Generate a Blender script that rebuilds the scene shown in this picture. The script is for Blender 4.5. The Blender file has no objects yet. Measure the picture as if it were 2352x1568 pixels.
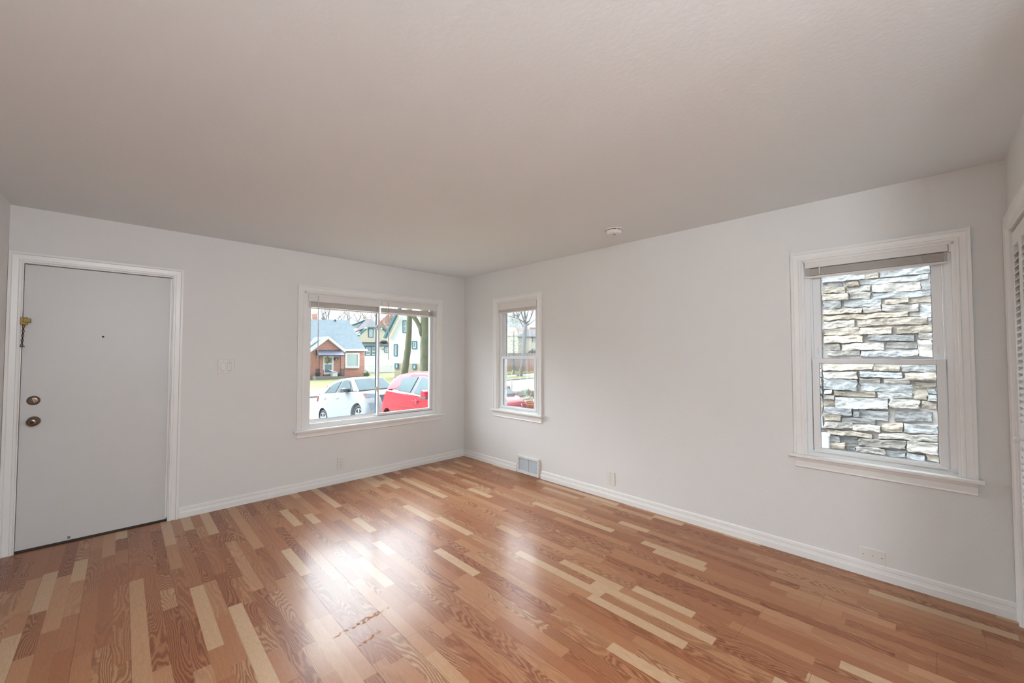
import bpy, bmesh, math, random
from mathutils import Vector, Matrix, noise
random.seed(7)
C = bpy.context.scene.collection
PI = math.pi
# ------------------------------------------------------------------ camera, world, light, exposure
CAM = Vector((-3.396, -4.4477, 1.3961)); YAW = math.radians(45.873); PITCH = math.radians(1.734); FPX = 922.5
FW = Vector((math.cos(YAW)*math.cos(PITCH), math.sin(YAW)*math.cos(PITCH), math.sin(PITCH)))
RT = Vector((math.sin(YAW), -math.cos(YAW), 0)); UP = RT.cross(FW)
cd = bpy.data.cameras.new('camera'); cam = bpy.data.objects.new('camera', cd); C.objects.link(cam)
cd.sensor_width = 36; cd.lens = FPX/2352*36; cd.clip_start = 0.02; cd.clip_end = 400
m = Matrix((RT, UP, -FW)).transposed().to_4x4(); m.translation = CAM; cam.matrix_world = m
sc = bpy.context.scene; sc.camera = cam
sc.view_settings.view_transform = 'Standard'; sc.view_settings.look = 'None'
sc.view_settings.exposure = 0.95; sc.view_settings.gamma = 1; sc.view_settings.use_curve_mapping = False

SKY_BASE, SKY_BRIGHT = .95, 9.5
def make_world():
    w = bpy.data.worlds.new('overcast_sky'); sc.world = w; w.use_nodes = True
    nt = w.node_tree; nt.nodes.clear(); N = nt.nodes.new; L = nt.links.new
    tc = N('ShaderNodeTexCoord'); nrm = N('ShaderNodeVectorMath'); nrm.operation = 'DOT_PRODUCT'
    d = Vector((-0.05, 0.80, 0.50)).normalized()          # veiled sun behind the clouds over the street
    nrm.inputs[1].default_value = d; L(tc.outputs['Generated'], nrm.inputs[0])
    mr = N('ShaderNodeMapRange'); mr.interpolation_type = 'SMOOTHERSTEP'
    mr.inputs['From Min'].default_value = 0.15; mr.inputs['From Max'].default_value = 0.78
    mr.inputs['To Min'].default_value = SKY_BASE; mr.inputs['To Max'].default_value = SKY_BRIGHT
    L(nrm.outputs['Value'], mr.inputs['Value'])
    # the cloud cover is thick near the horizon and bright above it
    mr.inputs['To Min'].default_value = 0; mr.inputs['To Max'].default_value = SKY_BRIGHT-SKY_BASE
    sp = N('ShaderNodeSeparateXYZ'); L(tc.outputs['Generated'], sp.inputs[0]); el = N('ShaderNodeMapRange'); el.interpolation_type = 'SMOOTHSTEP'
    el.inputs['From Min'].default_value = .06; el.inputs['From Max'].default_value = .36; L(sp.outputs['Z'], el.inputs['Value'])
    me_ = N('ShaderNodeMath'); me_.operation = 'MULTIPLY_ADD'; L(mr.outputs[0], me_.inputs[0]); L(el.outputs[0], me_.inputs[1]); me_.inputs[2].default_value = SKY_BASE
    no = N('ShaderNodeTexNoise'); no.inputs['Scale'].default_value = 3; no.inputs['Detail'].default_value = 3
    L(tc.outputs['Generated'], no.inputs['Vector'])
    mm = N('ShaderNodeMapRange'); mm.inputs['To Min'].default_value = .85; mm.inputs['To Max'].default_value = 1.15
    L(no.outputs['Fac'], mm.inputs['Value'])
    mu = N('ShaderNodeMath'); mu.operation = 'MULTIPLY'; L(me_.outputs[0], mu.inputs[0]); L(mm.outputs[0], mu.inputs[1])
    bg = N('ShaderNodeBackground'); bg.inputs['Color'].default_value = (0.86, 0.93, 1.0, 1)
    L(mu.outputs[0], bg.inputs['Strength']); out = N('ShaderNodeOutputWorld'); L(bg.outputs[0], out.inputs[0])
make_world()
FILL_POWER = 46.0      # two unseen lamps added behind the camera to brighten the interior

# ------------------------------------------------------------------ materials
def mat(name, col, rough=.5, metal=0, spec=.5, bump=0, bscale=60, var=0, vscale=8, trans=0, emit=0, coat=0, stretch=None, emc=None):
    mt = bpy.data.materials.new(name); mt.use_nodes = True; nt = mt.node_tree; b = nt.nodes['Principled BSDF']
    b.inputs['Base Color'].default_value = (*col, 1); b.inputs['Roughness'].default_value = rough
    b.inputs['Metallic'].default_value = metal; b.inputs['Specular IOR Level'].default_value = spec
    b.inputs['Transmission Weight'].default_value = trans; b.inputs['Coat Weight'].default_value = coat
    if emit: b.inputs['Emission Color'].default_value = (*(emc or col), 1); b.inputs['Emission Strength'].default_value = emit
    N = nt.nodes.new; L = nt.links.new
    tc = N('ShaderNodeTexCoord'); mp = N('ShaderNodeMapping'); L(tc.outputs['Object'], mp.inputs[0])
    if stretch: mp.inputs['Scale'].default_value = stretch
    no = N('ShaderNodeTexNoise'); no.inputs['Scale'].default_value = vscale; no.inputs['Detail'].default_value = 4
    L(mp.outputs[0], no.inputs['Vector'])
    mx = N('ShaderNodeMix'); mx.data_type = 'RGBA'
    v = max(var, .01)
    mx.inputs['A'].default_value = (*[c*(1-v) for c in col], 1); mx.inputs['B'].default_value = (*[min(1, c*(1+v)) for c in col], 1)
    L(no.outputs['Fac'], mx.inputs['Factor']); L(mx.outputs['Result'], b.inputs['Base Color'])
    if bump:
        n2 = N('ShaderNodeTexNoise'); n2.inputs['Scale'].default_value = bscale; n2.inputs['Detail'].default_value = 3
        L(mp.outputs[0], n2.inputs['Vector'])
        bu = N('ShaderNodeBump'); bu.inputs['Strength'].default_value = bump; bu.inputs['Distance'].default_value = .01
        L(n2.outputs['Fac'], bu.inputs['Height']); L(bu.outputs[0], b.inputs['Normal'])
    return mt
def brick_mat(name, c1, c2, mortar, bw, bh, msize, rough=.8):
    mt = bpy.data.materials.new(name); mt.use_nodes = True; nt = mt.node_tree; b = nt.nodes['Principled BSDF']
    N = nt.nodes.new; L = nt.links.new; b.inputs['Roughness'].default_value = rough; b.inputs['Specular IOR Level'].default_value = .2
    tc = N('ShaderNodeTexCoord'); br = N('ShaderNodeTexBrick')
    sx = N('ShaderNodeSeparateXYZ'); cx = N('ShaderNodeCombineXYZ'); ad = N('ShaderNodeMath')
    L(tc.outputs['Object'], sx.inputs[0]); L(sx.outputs['X'], ad.inputs[0]); L(sx.outputs['Y'], ad.inputs[1])
    L(ad.outputs[0], cx.inputs[0]); L(sx.outputs['Z'], cx.inputs[1])
    L(cx.outputs[0], br.inputs['Vector'])
    br.inputs['Color1'].default_value = (*c1, 1); br.inputs['Color2'].default_value = (*c2, 1); br.inputs['Mortar'].default_value = (*mortar, 1)
    br.inputs['Scale'].default_value = 1; br.inputs['Brick Width'].default_value = bw; br.inputs['Row Height'].default_value = bh
    br.inputs['Mortar Size'].default_value = msize
    L(br.outputs['Color'], b.inputs['Base Color']); return mt
def glass_mat(name, tint, refl=.6):
    mt = bpy.data.materials.new(name); mt.use_nodes = True; nt = mt.node_tree; nt.nodes.clear(); N = nt.nodes.new; L = nt.links.new
    tr = N('ShaderNodeBsdfTransparent'); tr.inputs[0].default_value = (*tint, 1)
    gl = N('ShaderNodeBsdfGlossy'); gl.inputs['Roughness'].default_value = .02
    fr = N('ShaderNodeFresnel'); fr.inputs[0].default_value = 1.45; mu = N('ShaderNodeMath'); mu.operation = 'MULTIPLY'; mu.inputs[1].default_value = refl
    mx = N('ShaderNodeMixShader'); o = N('ShaderNodeOutputMaterial')
    L(fr.outputs[0], mu.inputs[0]); L(mu.outputs[0], mx.inputs[0]); L(tr.outputs[0], mx.inputs[1]); L(gl.outputs[0], mx.inputs[2]); L(mx.outputs[0], o.inputs[0])
    return mt
M = {}
M['wall'] = mat('painted_wall', (.815, .805, .79), .55, bump=.12, bscale=90, var=.015, vscale=2, spec=.3)
M['ceil'] = mat('painted_ceiling', (.85, .885, .91), .7, bump=.1, bscale=50, var=.015, vscale=1.5, spec=.2)
M['trim'] = mat('white_gloss_trim', (.90, .89, .87), .3, bump=.05, bscale=120, spec=.5)
M['door'] = mat('painted_door', (.70, .69, .68), .38, bump=.05, bscale=200)
M['vinyl'] = mat('white_vinyl', (.88, .88, .88), .3)
M['gasket'] = mat('grey_gasket', (.10, .17, .22), .6)
M['glass'] = glass_mat('window_glass', (.97, .985, .98))
M['slat'] = mat('blind_slats', (.68, .62, .57), .4)
M['headrail'] = mat('blind_headrail', (.82, .79, .76), .35)
M['wand'] = mat('clear_wand', (.55, .52, .52), .15, spec=.7)
M['cord'] = mat('blind_cord', (.8, .76, .70), .7)
M['plastic'] = mat('white_plastic', (.83, .80, .77), .25)
M['dark'] = mat('dark_slot', (.03, .025, .02), .6)
M['slot'] = mat('grey_slot', (.22, .18, .16), .6)
M['brass'] = mat('aged_brass', (.22, .145, .045), .4, metal=.8)
M['bronze'] = mat('tarnished_bronze', (.20, .15, .115), .28, metal=.85, var=.3, vscale=60)
M['chain'] = mat('dark_chain', (.06, .035, .02), .4, metal=.8)
M['ventgrey'] = mat('vent_louvre', (.62, .66, .70), .4)
M['steel'] = mat('dark_threshold', (.05, .022, .012), .7)

def floor_mat():
    mt = bpy.data.materials.new('oak_strip_laminate'); mt.use_nodes = True; nt = mt.node_tree; b = nt.nodes['Principled BSDF']
    N = nt.nodes.new; L = nt.links.new
    def math_(op, a, c=None, clamp=False):
        n = N('ShaderNodeMath'); n.operation = op; n.use_clamp = clamp
        for i, x in enumerate((a, c)):
            if x is None: continue
            if isinstance(x, (int, float)): n.inputs[i].default_value = x
            else: L(x, n.inputs[i])
        return n.outputs[0]
    at = N('ShaderNodeAttribute'); at.attribute_name = 'strip'          # r tone, g figure, b seed
    sp = N('ShaderNodeSeparateColor'); L(at.outputs['Color'], sp.inputs[0]); tone, fig, seed = sp.outputs
    tc = N('ShaderNodeTexCoord'); xyz = N('ShaderNodeSeparateXYZ'); L(tc.outputs['Object'], xyz.inputs[0]); X, Y, _ = xyz.outputs
    off = math_('MULTIPLY', seed, 37.0)
    v1 = N('ShaderNodeCombineXYZ'); L(math_('ADD', X, off), v1.inputs[0]); L(math_('MULTIPLY', Y, .15), v1.inputs[1]); L(off, v1.inputs[2])
    warp = N('ShaderNodeTexNoise'); warp.inputs['Scale'].default_value = 8.5; warp.inputs['Detail'].default_value = 1.5
    L(v1.outputs[0], warp.inputs['Vector'])
    # cathedral figure: bands of a stretched height field
    amp = math_('ADD', math_('MULTIPLY', fig, 20.0), 2.0)
    ph = math_('ADD', math_('MULTIPLY', math_('SUBTRACT', warp.outputs['Fac'], .5), amp), math_('MULTIPLY', X, math_('ADD', math_('MULTIPLY', seed, 30), 18)))
    wob = N('ShaderNodeTexNoise'); wob.inputs['Scale'].default_value = 60; wob.inputs['Detail'].default_value = 2
    v2 = N('ShaderNodeCombineXYZ'); L(X, v2.inputs[0]); L(math_('MULTIPLY', Y, .5), v2.inputs[1]); L(off, v2.inputs[2]); L(v2.outputs[0], wob.inputs['Vector'])
    ph = math_('ADD', ph, math_('MULTIPLY', wob.outputs['Fac'], .45))
    fr = math_('FRACT', math_('MULTIPLY', ph, 1.5))
    band = math_('SMOOTH_MAX', math_('SUBTRACT', math_('ABSOLUTE', math_('SUBTRACT', fr, .5)), .18), 0.0)
    band = math_('MULTIPLY', band, 4.2, True)
    # pores
    v3 = N('ShaderNodeCombineXYZ'); L(math_('MULTIPLY', X, 420), v3.inputs[0]); L(math_('MULTIPLY', Y, 26), v3.inputs[1]); L(off, v3.inputs[2])
    pore = N('ShaderNodeTexNoise'); pore.inputs['Scale'].default_value = 1; pore.inputs['Detail'].default_value = 2; L(v3.outputs[0], pore.inputs['Vector'])
    por = math_('MULTIPLY', math_('SUBTRACT', pore.outputs['Fac'], .35), 1.8, True)
    cr = N('ShaderNodeValToRGB'); L(tone, cr.inputs[0]); e = cr.color_ramp.elements
    e[0].position = 0; e[0].color = (.39, .15, .064, 1); e[1].position = 1; e[1].color = (.63, .43, .265, 1)
    for p, c in ((.3, (.465, .215, .10)), (.6, (.535, .285, .148)), (.82, (.59, .36, .205))):
        q = e.new(p); q.color = (*c, 1)
    dk = N('ShaderNodeMix'); dk.data_type = 'RGBA'; dk.blend_type = 'MULTIPLY'; dk.inputs['B'].default_value = (.52, .36, .27, 1)
    figw = math_('MULTIPLY', math_('ADD', math_('MULTIPLY', fig, 1.1), .0), 1.0, True)
    L(math_('MULTIPLY', math_('SUBTRACT', 1.0, band), figw), dk.inputs['Factor']); L(cr.outputs[0], dk.inputs['A'])
    d2 = N('ShaderNodeMix'); d2.data_type = 'RGBA'; d2.blend_type = 'MULTIPLY'; d2.inputs['B'].default_value = (.74, .66, .60, 1)
    L(math_('MULTIPLY', por, .95), d2.inputs['Factor']); L(dk.outputs['Result'], d2.inputs['A'])
    # worn, scuffed and stained spots with a shape of their own
    def blot(cx, cy, rx, ry, ang, thr, sc_):
        c_, s_ = math.cos(ang), math.sin(ang)
        dx = math_('SUBTRACT', X, cx); dy = math_('SUBTRACT', Y, cy)
        a = math_('DIVIDE', math_('ADD', math_('MULTIPLY', dx, c_), math_('MULTIPLY', dy, s_)), rx)
        b2 = math_('DIVIDE', math_('SUBTRACT', math_('MULTIPLY', dy, c_), math_('MULTIPLY', dx, s_)), ry)
        r = math_('SUBTRACT', 1.0, math_('ADD', math_('POWER', a, 2.0), math_('POWER', b2, 2.0)), True)
        nz = N('ShaderNodeTexNoise'); nz.inputs['Scale'].default_value = sc_; nz.inputs['Detail'].default_value = 5; L(tc.outputs['Object'], nz.inputs['Vector'])
        return math_('MULTIPLY', math_('SUBTRACT', math_('ADD', nz.outputs['Fac'], math_('MULTIPLY', r, .45)), thr), 7.0, True)
    st = math_('MAXIMUM', blot(-2.45, -2.37, .30, .035, .12, .86, 55), blot(-2.15, -3.33, .07, .05, .4, .80, 40))
    st = math_('MAXIMUM', st, blot(-2.5, -2.52, .18, .03, .3, .88, 70))
    d3 = N('ShaderNodeMix'); d3.data_type = 'RGBA'; d3.inputs['B'].default_value = (.52, .22, .06, 1)
    L(math_('MULTIPLY', st, .55), d3.inputs['Factor']); L(d2.outputs['Result'], d3.inputs['A'])
    # seams between boards
    se = math_('ABSOLUTE', math_('SUBTRACT', math_('FRACT', math_('DIVIDE', math_('ADD', X, 10*.1936+.046), .1936)), .5))
    seam = math_('MULTIPLY', math_('SUBTRACT', se, .4935), 220, True)
    ea = N('ShaderNodeAttribute'); ea.attribute_name = 'endjoint'; es = N('ShaderNodeSeparateColor'); L(ea.outputs['Color'], es.inputs[0])
    en = math_('MULTIPLY', math_('SUBTRACT', math_('ABSOLUTE', math_('SUBTRACT', math_('FRACT', math_('DIVIDE', math_('ADD', Y, math_('MULTIPLY', es.outputs[0], 1.3)), 1.3)), .5)), .499), 1300, True)
    seam = math_('MAXIMUM', seam, en)
    d4 = N('ShaderNodeMix'); d4.data_type = 'RGBA'; d4.blend_type = 'MULTIPLY'; d4.inputs['B'].default_value = (.35, .27, .22, 1)
    L(math_('MULTIPLY', seam, .8), d4.inputs['Factor']); L(d3.outputs['Result'], d4.inputs['A']); L(d4.outputs['Result'], b.inputs['Base Color'])
    b.inputs['Roughness'].default_value = .36; b.inputs['Specular IOR Level'].default_value = .28
    b.inputs['Coat Weight'].default_value = .18; b.inputs['Coat Roughness'].default_value = .16
    L(math_('ADD', math_('MULTIPLY', st, .4), .36), b.inputs['Roughness'])
    L(math_('SUBTRACT', .18, math_('MULTIPLY', st, .17)), b.inputs['Coat Weight'])
    bu = N('ShaderNodeBump'); bu.inputs['Strength'].default_value = .35; bu.inputs['Distance'].default_value = .0015
    und = N('ShaderNodeTexNoise'); und.inputs['Scale'].default_value = 4; L(tc.outputs['Object'], und.inputs['Vector'])
    hgt = math_('SUBTRACT', math_('MULTIPLY', und.outputs['Fac'], 1.2), math_('ADD', seam, math_('MULTIPLY', por, .06)))
    L(hgt, bu.inputs['Height']); L(bu.outputs[0], b.inputs['Normal'])
    return mt
M['floor'] = floor_mat()

# ------------------------------------------------------------------ helpers
def props(o, label=None, cat=None, group=None, kind=None):
    if label: o['label'] = label
    if cat: o['category'] = cat
    if group: o['group'] = group
    if kind: o['kind'] = kind
    return o
def empty(name, label, cat, loc=(0, 0, 0), rot=None, group=None, kind=None, mw=None):
    o = bpy.data.objects.new(name, None); C.objects.link(o); o.empty_display_size = .1
    if mw is not None: o.matrix_world = mw
    else:
        o.location = loc
        if rot: o.rotation_euler = rot
    return props(o, label, cat, group, kind)
def obj(name, bm, m, parent=None, smooth=False, label=None, recalc=True, world=False):
    if recalc: bmesh.ops.recalc_face_normals(bm, faces=bm.faces)
    me = bpy.data.meshes.new(name); bm.to_mesh(me); bm.free(); me.materials.append(m)
    if smooth:
        for p in me.polygons: p.use_smooth = True
    o = bpy.data.objects.new(name, me); C.objects.link(o)
    if parent is not None:
        o.parent = parent
        if world:                              # vertices given in world space
            root = parent
            mw = root.matrix_basis.copy()
            while root.parent: root = root.parent; mw = root.matrix_basis @ mw
            me.transform(mw.inverted())
    if label: o['label'] = label
    return o
def BM(): return bmesh.new()
def box(bm, x0, x1, y0, y1, z0, z1):
    if x0 > x1: x0, x1 = x1, x0
    if y0 > y1: y0, y1 = y1, y0
    if z0 > z1: z0, z1 = z1, z0
    v = [bm.verts.new(p) for p in ((x0,y0,z0),(x1,y0,z0),(x1,y1,z0),(x0,y1,z0),(x0,y0,z1),(x1,y0,z1),(x1,y1,z1),(x0,y1,z1))]
    for f in ((0,3,2,1),(4,5,6,7),(0,1,5,4),(1,2,6,5),(2,3,7,6),(3,0,4,7)): bm.faces.new([v[i] for i in f])
    return v
def bevel(bm, w, seg=2):
    bmesh.ops.bevel(bm, geom=list(bm.edges), offset=w, segments=seg, affect='EDGES', profile=.7); return bm
def bbox(x0, x1, y0, y1, z0, z1, w=.002, seg=2):
    b = BM(); box(b, x0, x1, y0, y1, z0, z1); return bevel(b, w, seg)
def quad(bm, pts): bm.faces.new([bm.verts.new(p) for p in pts])
def prism(bm, pts, vec):
    pts = [Vector(p) for p in pts]; vec = Vector(vec)
    a = [bm.verts.new(p) for p in pts]; b = [bm.verts.new(p+vec) for p in pts]; n = len(pts)
    bm.faces.new(a); bm.faces.new(b[::-1])
    for i in range(n): bm.faces.new((a[i], a[(i+1) % n], b[(i+1) % n], b[i]))
def tube(bm, pts, rad, seg=8, cap=True):
    pts = [Vector(p) for p in pts]; rad = rad if isinstance(rad, (list, tuple)) else [rad]*len(pts); rings = []
    prev = None
    for i, p in enumerate(pts):
        d = (pts[min(i+1, len(pts)-1)]-pts[max(i-1, 0)]).normalized()
        if prev is None: a = d.orthogonal().normalized()
        else:
            a = prev-d*prev.dot(d); a = a.normalized() if a.length > 1e-6 else d.orthogonal().normalized()
        prev = a; b = d.cross(a)
        rings.append([bm.verts.new(p+(a*math.cos(t*2*PI/seg)+b*math.sin(t*2*PI/seg))*rad[i]) for t in range(seg)])
    for r0, r1 in zip(rings, rings[1:]):
        for t in range(seg): bm.faces.new((r0[t], r0[(t+1) % seg], r1[(t+1) % seg], r1[t]))
    if cap and seg > 2: bm.faces.new(rings[0][::-1]); bm.faces.new(rings[-1])
def lathe(bm, prof, c, axis, seg=28, cap=True):
    axis = Vector(axis).normalized(); a = axis.orthogonal().normalized(); b = axis.cross(a); c = Vector(c)
    rings = []
    for r, h in prof:
        if r < 1e-6: rings.append([bm.verts.new(c+axis*h)])
        else: rings.append([bm.verts.new(c+axis*h+(a*math.cos(t*2*PI/seg)+b*math.sin(t*2*PI/seg))*r) for t in range(seg)])
    for r0, r1 in zip(rings, rings[1:]):
        for t in range(seg):
            q = [r0[t % len(r0)], r0[(t+1) % len(r0)], r1[(t+1) % len(r1)], r1[t % len(r1)]]
            u = []
            for v in q:
                if v not in u: u.append(v)
            if len(u) > 2: bm.faces.new(u)
    for r in (rings[0], rings[-1]):
        if cap and len(r) > 2:
            try: bm.faces.new(r)
            except Exception: pass
def sweep(bm, path_fn, prof, closed=False):
    """path_fn(w, d) -> list of points; consecutive profile points make faces along the path"""
    rows = [[bm.verts.new(p) for p in path_fn(w, d)] for w, d in prof]
    for r0, r1 in zip(rows, rows[1:]):
        for i in range(len(r0)-1): bm.faces.new((r0[i], r0[i+1], r1[i+1], r1[i]))
    if not closed:
        for k in (0, -1):
            f = [r[k] for r in rows]
            if len(f) > 2: bm.faces.new(f)
def ray(u, v): return FW+RT*((u-1176)/FPX)-UP*((v-784)/FPX)
def at(u, v, dep): return CAM+ray(u, v)*dep
def ang(deg): return math.radians(deg)
def plane_pt(u, v, O, n):
    d = ray(u, v); return CAM+d*((O-CAM).dot(n)/d.dot(n))

# ------------------------------------------------------------------ room shell
H = 2.44; XL = -3.98; YB = -4.765; YR = -8.2; TH = .16
def wall(name, a0, a1, z0, z1, holes, fn, m=M['wall'], th=TH):
    """fn(a,d,z): a along, d into the room (negative = into the wall)"""
    xs = sorted({a0, a1, *[h[0] for h in holes], *[h[1] for h in holes]}); zs = sorted({z0, z1, *[h[2] for h in holes], *[h[3] for h in holes]})
    b = BM()
    inside = lambda x, z: any(h[0] < x < h[1] and h[2] < z < h[3] for h in holes)
    cell = lambda i, j: 0 <= i < len(xs)-1 and 0 <= j < len(zs)-1 and not inside((xs[i]+xs[i+1])/2, (zs[j]+zs[j+1])/2)
    vc = {}
    def V(a, d, z):
        k = (round(a, 5), round(d, 5), round(z, 5))
        if k not in vc: vc[k] = b.verts.new(fn(a, d, z))
        return vc[k]
    for i in range(len(xs)-1):
        for j in range(len(zs)-1):
            if not cell(i, j): continue
            A, B_, Z0, Z1 = xs[i], xs[i+1], zs[j], zs[j+1]
            for d in (0, -th): b.faces.new((V(A, d, Z0), V(B_, d, Z0), V(B_, d, Z1), V(A, d, Z1)))
            for (di, dj, p) in ((-1, 0, ((A, Z0), (A, Z1))), (1, 0, ((B_, Z0), (B_, Z1))), (0, -1, ((A, Z0), (B_, Z0))), (0, 1, ((A, Z1), (B_, Z1)))):
                if not cell(i+di, j+dj):
                    (p0, q0), (p1, q1) = p; b.faces.new((V(p0, 0, q0), V(p1, 0, q1), V(p1, -th, q1), V(p0, -th, q0)))
    return props(obj(name, b, m), kind='structure')
FRONT = lambda a, d, z: (a, -d, z)
RIGHT = lambda a, d, z: (-d, -a, z)
o = wall('wall_front', XL-TH, TH, 0, H, [(-3.93, -3.08, 0, 2.055), (-2.062, -.440, .60, 2.045)], FRONT); props(o, 'white painted wall with the entry door and the picture window', 'wall')
o = wall('wall_right', 0, -YR+TH, 0, H, [(.672, 1.378, .69, 2.045), (3.845, 4.577, .69, 2.045)], RIGHT); props(o, 'long white painted wall with the two sash windows', 'wall')
o = wall('wall_left', 0, -YR+TH, 0, H, [], lambda a, d, z: (XL+d, -a, z)); props(o, 'white wall sliver left of the entry door', 'wall')
o = wall('wall_back', .0, 1.95, 0, H, [(.085, 1.055, 0, 2.055)], lambda a, d, z: (-a, YB+d, z), th=.11); props(o, 'white wall with the louvred closet at the right edge', 'wall')
b = BM(); box(b, -1.95, -1.85, YB-.11, -5.6, 0, H); box(b, -1.85, 0, -5.6, -5.5, 0, H)
props(obj('wall_closet', b, M['wall']), 'white inner walls of the closet behind the louvred door', 'wall', kind='structure')
o = wall('wall_rear', XL, 0, 0, H, [(-3.1, -1.3, .35, 2.1)], lambda a, d, z: (a, YR+d, z)); props(o, 'white rear wall of the dining room behind the camera', 'wall')
b = BM(); box(b, XL-TH, TH, YR-TH, TH, H, H+.2); props(obj('ceiling', b, M['ceil']), 'plain matte ceiling over the whole empty room', 'ceiling', kind='structure')

# floor: one quad per laminate strip piece, its tone and figure kept in an attribute
def make_floor():
    b = BM(); lay = b.loops.layers.color.new('strip'); lay2 = b.loops.layers.color.new('endjoint'); rnd = random.Random(11)
    PW = .1936; SW = PW/3; x = -.046-PW*21; known = {-13: -1.74, -12: -2.197, -10: -2.387, -8: -2.59, -7: -2.463, -11: -3.164}
    for k in range(-21, 1):
        xa = -.046+PW*k; eo = rnd.random()
        if k in known: eo = ((-known[k]) / 1.3+.5) % 1.0
        for s in range(3):
            x0 = max(xa+SW*s, XL-.02); x1 = min(xa+SW*(s+1), .0)
            if x1 <= x0: continue
            y = .0+rnd.random()*.5; last = .5
            while y > YR:
                ln = rnd.choice((.25, .35, .45, .55, .7, .85)); y2 = max(y-ln, YR)
                ya = min(y, .0)
                if ya > y2:
                    f = b.faces.new([b.verts.new(p) for p in ((x0, y2, 0), (x1, y2, 0), (x1, ya, 0), (x0, ya, 0))])
                    t = rnd.choice((.08, .25, .4, .45, .5, .55, .6, .65, .72, .8, .97)); 
                    if abs(t-last) < .1: t = rnd.random()
                    last = t; fg = rnd.choice((0.15, .35, .6, .8, .95, 1.0)) * (.35 if t > .9 else 1); sd = rnd.random()
                    for lp in f.loops: lp[lay] = (t, fg, sd, 1); lp[lay2] = (eo, 0, 0, 1)
                y = y2
    return obj('floor', b, M['floor'], recalc=False)
fl = make_floor(); props(fl, 'glossy oak strip laminate floor running towards the street wall', 'floor', kind='structure')
b = BM(); box(b, XL-TH, TH, YR-TH, TH, -.25, -.004); props(obj('foundation', b, M['dark']), 'subfloor slab under the laminate floor', 'foundation', kind='structure')

# baseboards
BPROF = [(.0, .0), (.0, .014), (.040, .014), (.043, .0105), (.062, .0075), (.066, .010), (.084, .0085), (.090, .0)]
def baseboard(name, segs, fn, label):
    b = BM()
    for a0, a1 in segs:
        rows = [[b.verts.new(fn(a, d, z)) for a in (a0, a1)] for z, d in BPROF]
        for r0, r1 in zip(rows, rows[1:]): b.faces.new((r0[0], r0[1], r1[1], r1[0]))
        for k in (0, 1): b.faces.new([r[k] for r in rows])
    return props(obj(name, b, M['trim']), label, 'baseboard', kind='structure')
baseboard('baseboard_front', [(-3.027, -.012)], FRONT, 'white moulded baseboard along the street wall')
baseboard('baseboard_right', [(.0, 1.032), (1.418, -YB)], RIGHT, 'white moulded baseboard along the right wall')
baseboard('baseboard_left', [(.0, -YR)], lambda a, d, z: (XL+d, -a, z), 'white baseboard beside the entry door at the left edge')
baseboard('baseboard_back', [(1.137, 1.95)], lambda a, d, z: (-a, YB+d, z), 'white baseboard left of the closet casing')

# ------------------------------------------------------------------ windows
CAS = [(0, 0), (0, .021), (.013, .021), (.017, .015), (.042, .013), (.046, .017), (.056, .017), (.060, .011), (.064, .011), (.064, 0)]
def casing_bm(a0, a1, z0, z1, prof=CAS, bottom=False):
    b = BM(); sweep(b, lambda w, d: [(a0+w, -d, z0), (a0+w, -d, z1-w), (a1-w, -d, z1-w), (a1-w, -d, z0)], prof); return b
def ring(bm, a0, a1, z0, z1, w, y0, y1, wb=None, wt=None, wl=None, wr=None):
    wb = w if wb is None else wb; wt = w if wt is None else wt; wl = w if wl is None else wl; wr = w if wr is None else wr
    box(bm, a0, a0+wl, y0, y1, z0, z1); box(bm, a1-wr, a1, y0, y1, z0, z1)
    box(bm, a0+wl, a1-wr, y0, y1, z0, z0+wb); box(bm, a0+wl, a1-wr, y0, y1, z1-wt, z1)
def window_root(name, mw, label): return empty(name, label, 'window', kind='structure', mw=mw)
def stool(root, a0, a1, z, proj=.05, deep=.035, th=.019):
    b = BM(); box(b, a0, a1, -proj, deep, z-th, z); bevel(b, .005, 3); obj('window_sill', b, M['trim'], root)
def apron(root, a0, a1, z0, z1, th=.017):
    b = BM(); pr = [(z1, 0), (z1, .030), (z1-.016, .026), (z1-.026, th+.002), (z0+.016, th), (z0+.008, th+.003), (z0, .006), (z0, 0)]
    rows = [[b.verts.new((a, -d, z)) for a in (a0, a1)] for z, d in pr]
    for r0, r1 in zip(rows, rows[1:]): b.faces.new((r0[0], r0[1], r1[1], r1[0]))
    for k in (0, 1): b.faces.new([r[k] for r in rows])
    obj('apron', b, M['trim'], root)
def jamb(root, a0, a1, z0, z1):
    b = BM(); t = .012
    box(b, a0-.004, a0+t, -.004, .155, z0, z1); box(b, a1-t, a1+.004, -.004, .155, z0, z1); box(b, a0, a1, -.004, .155, z1-t, z1+.002); box(b, a0, a1, -.0, .175, z0-.02, z0+.006)
    obj('jamb', b, M['trim'], root)
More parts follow.
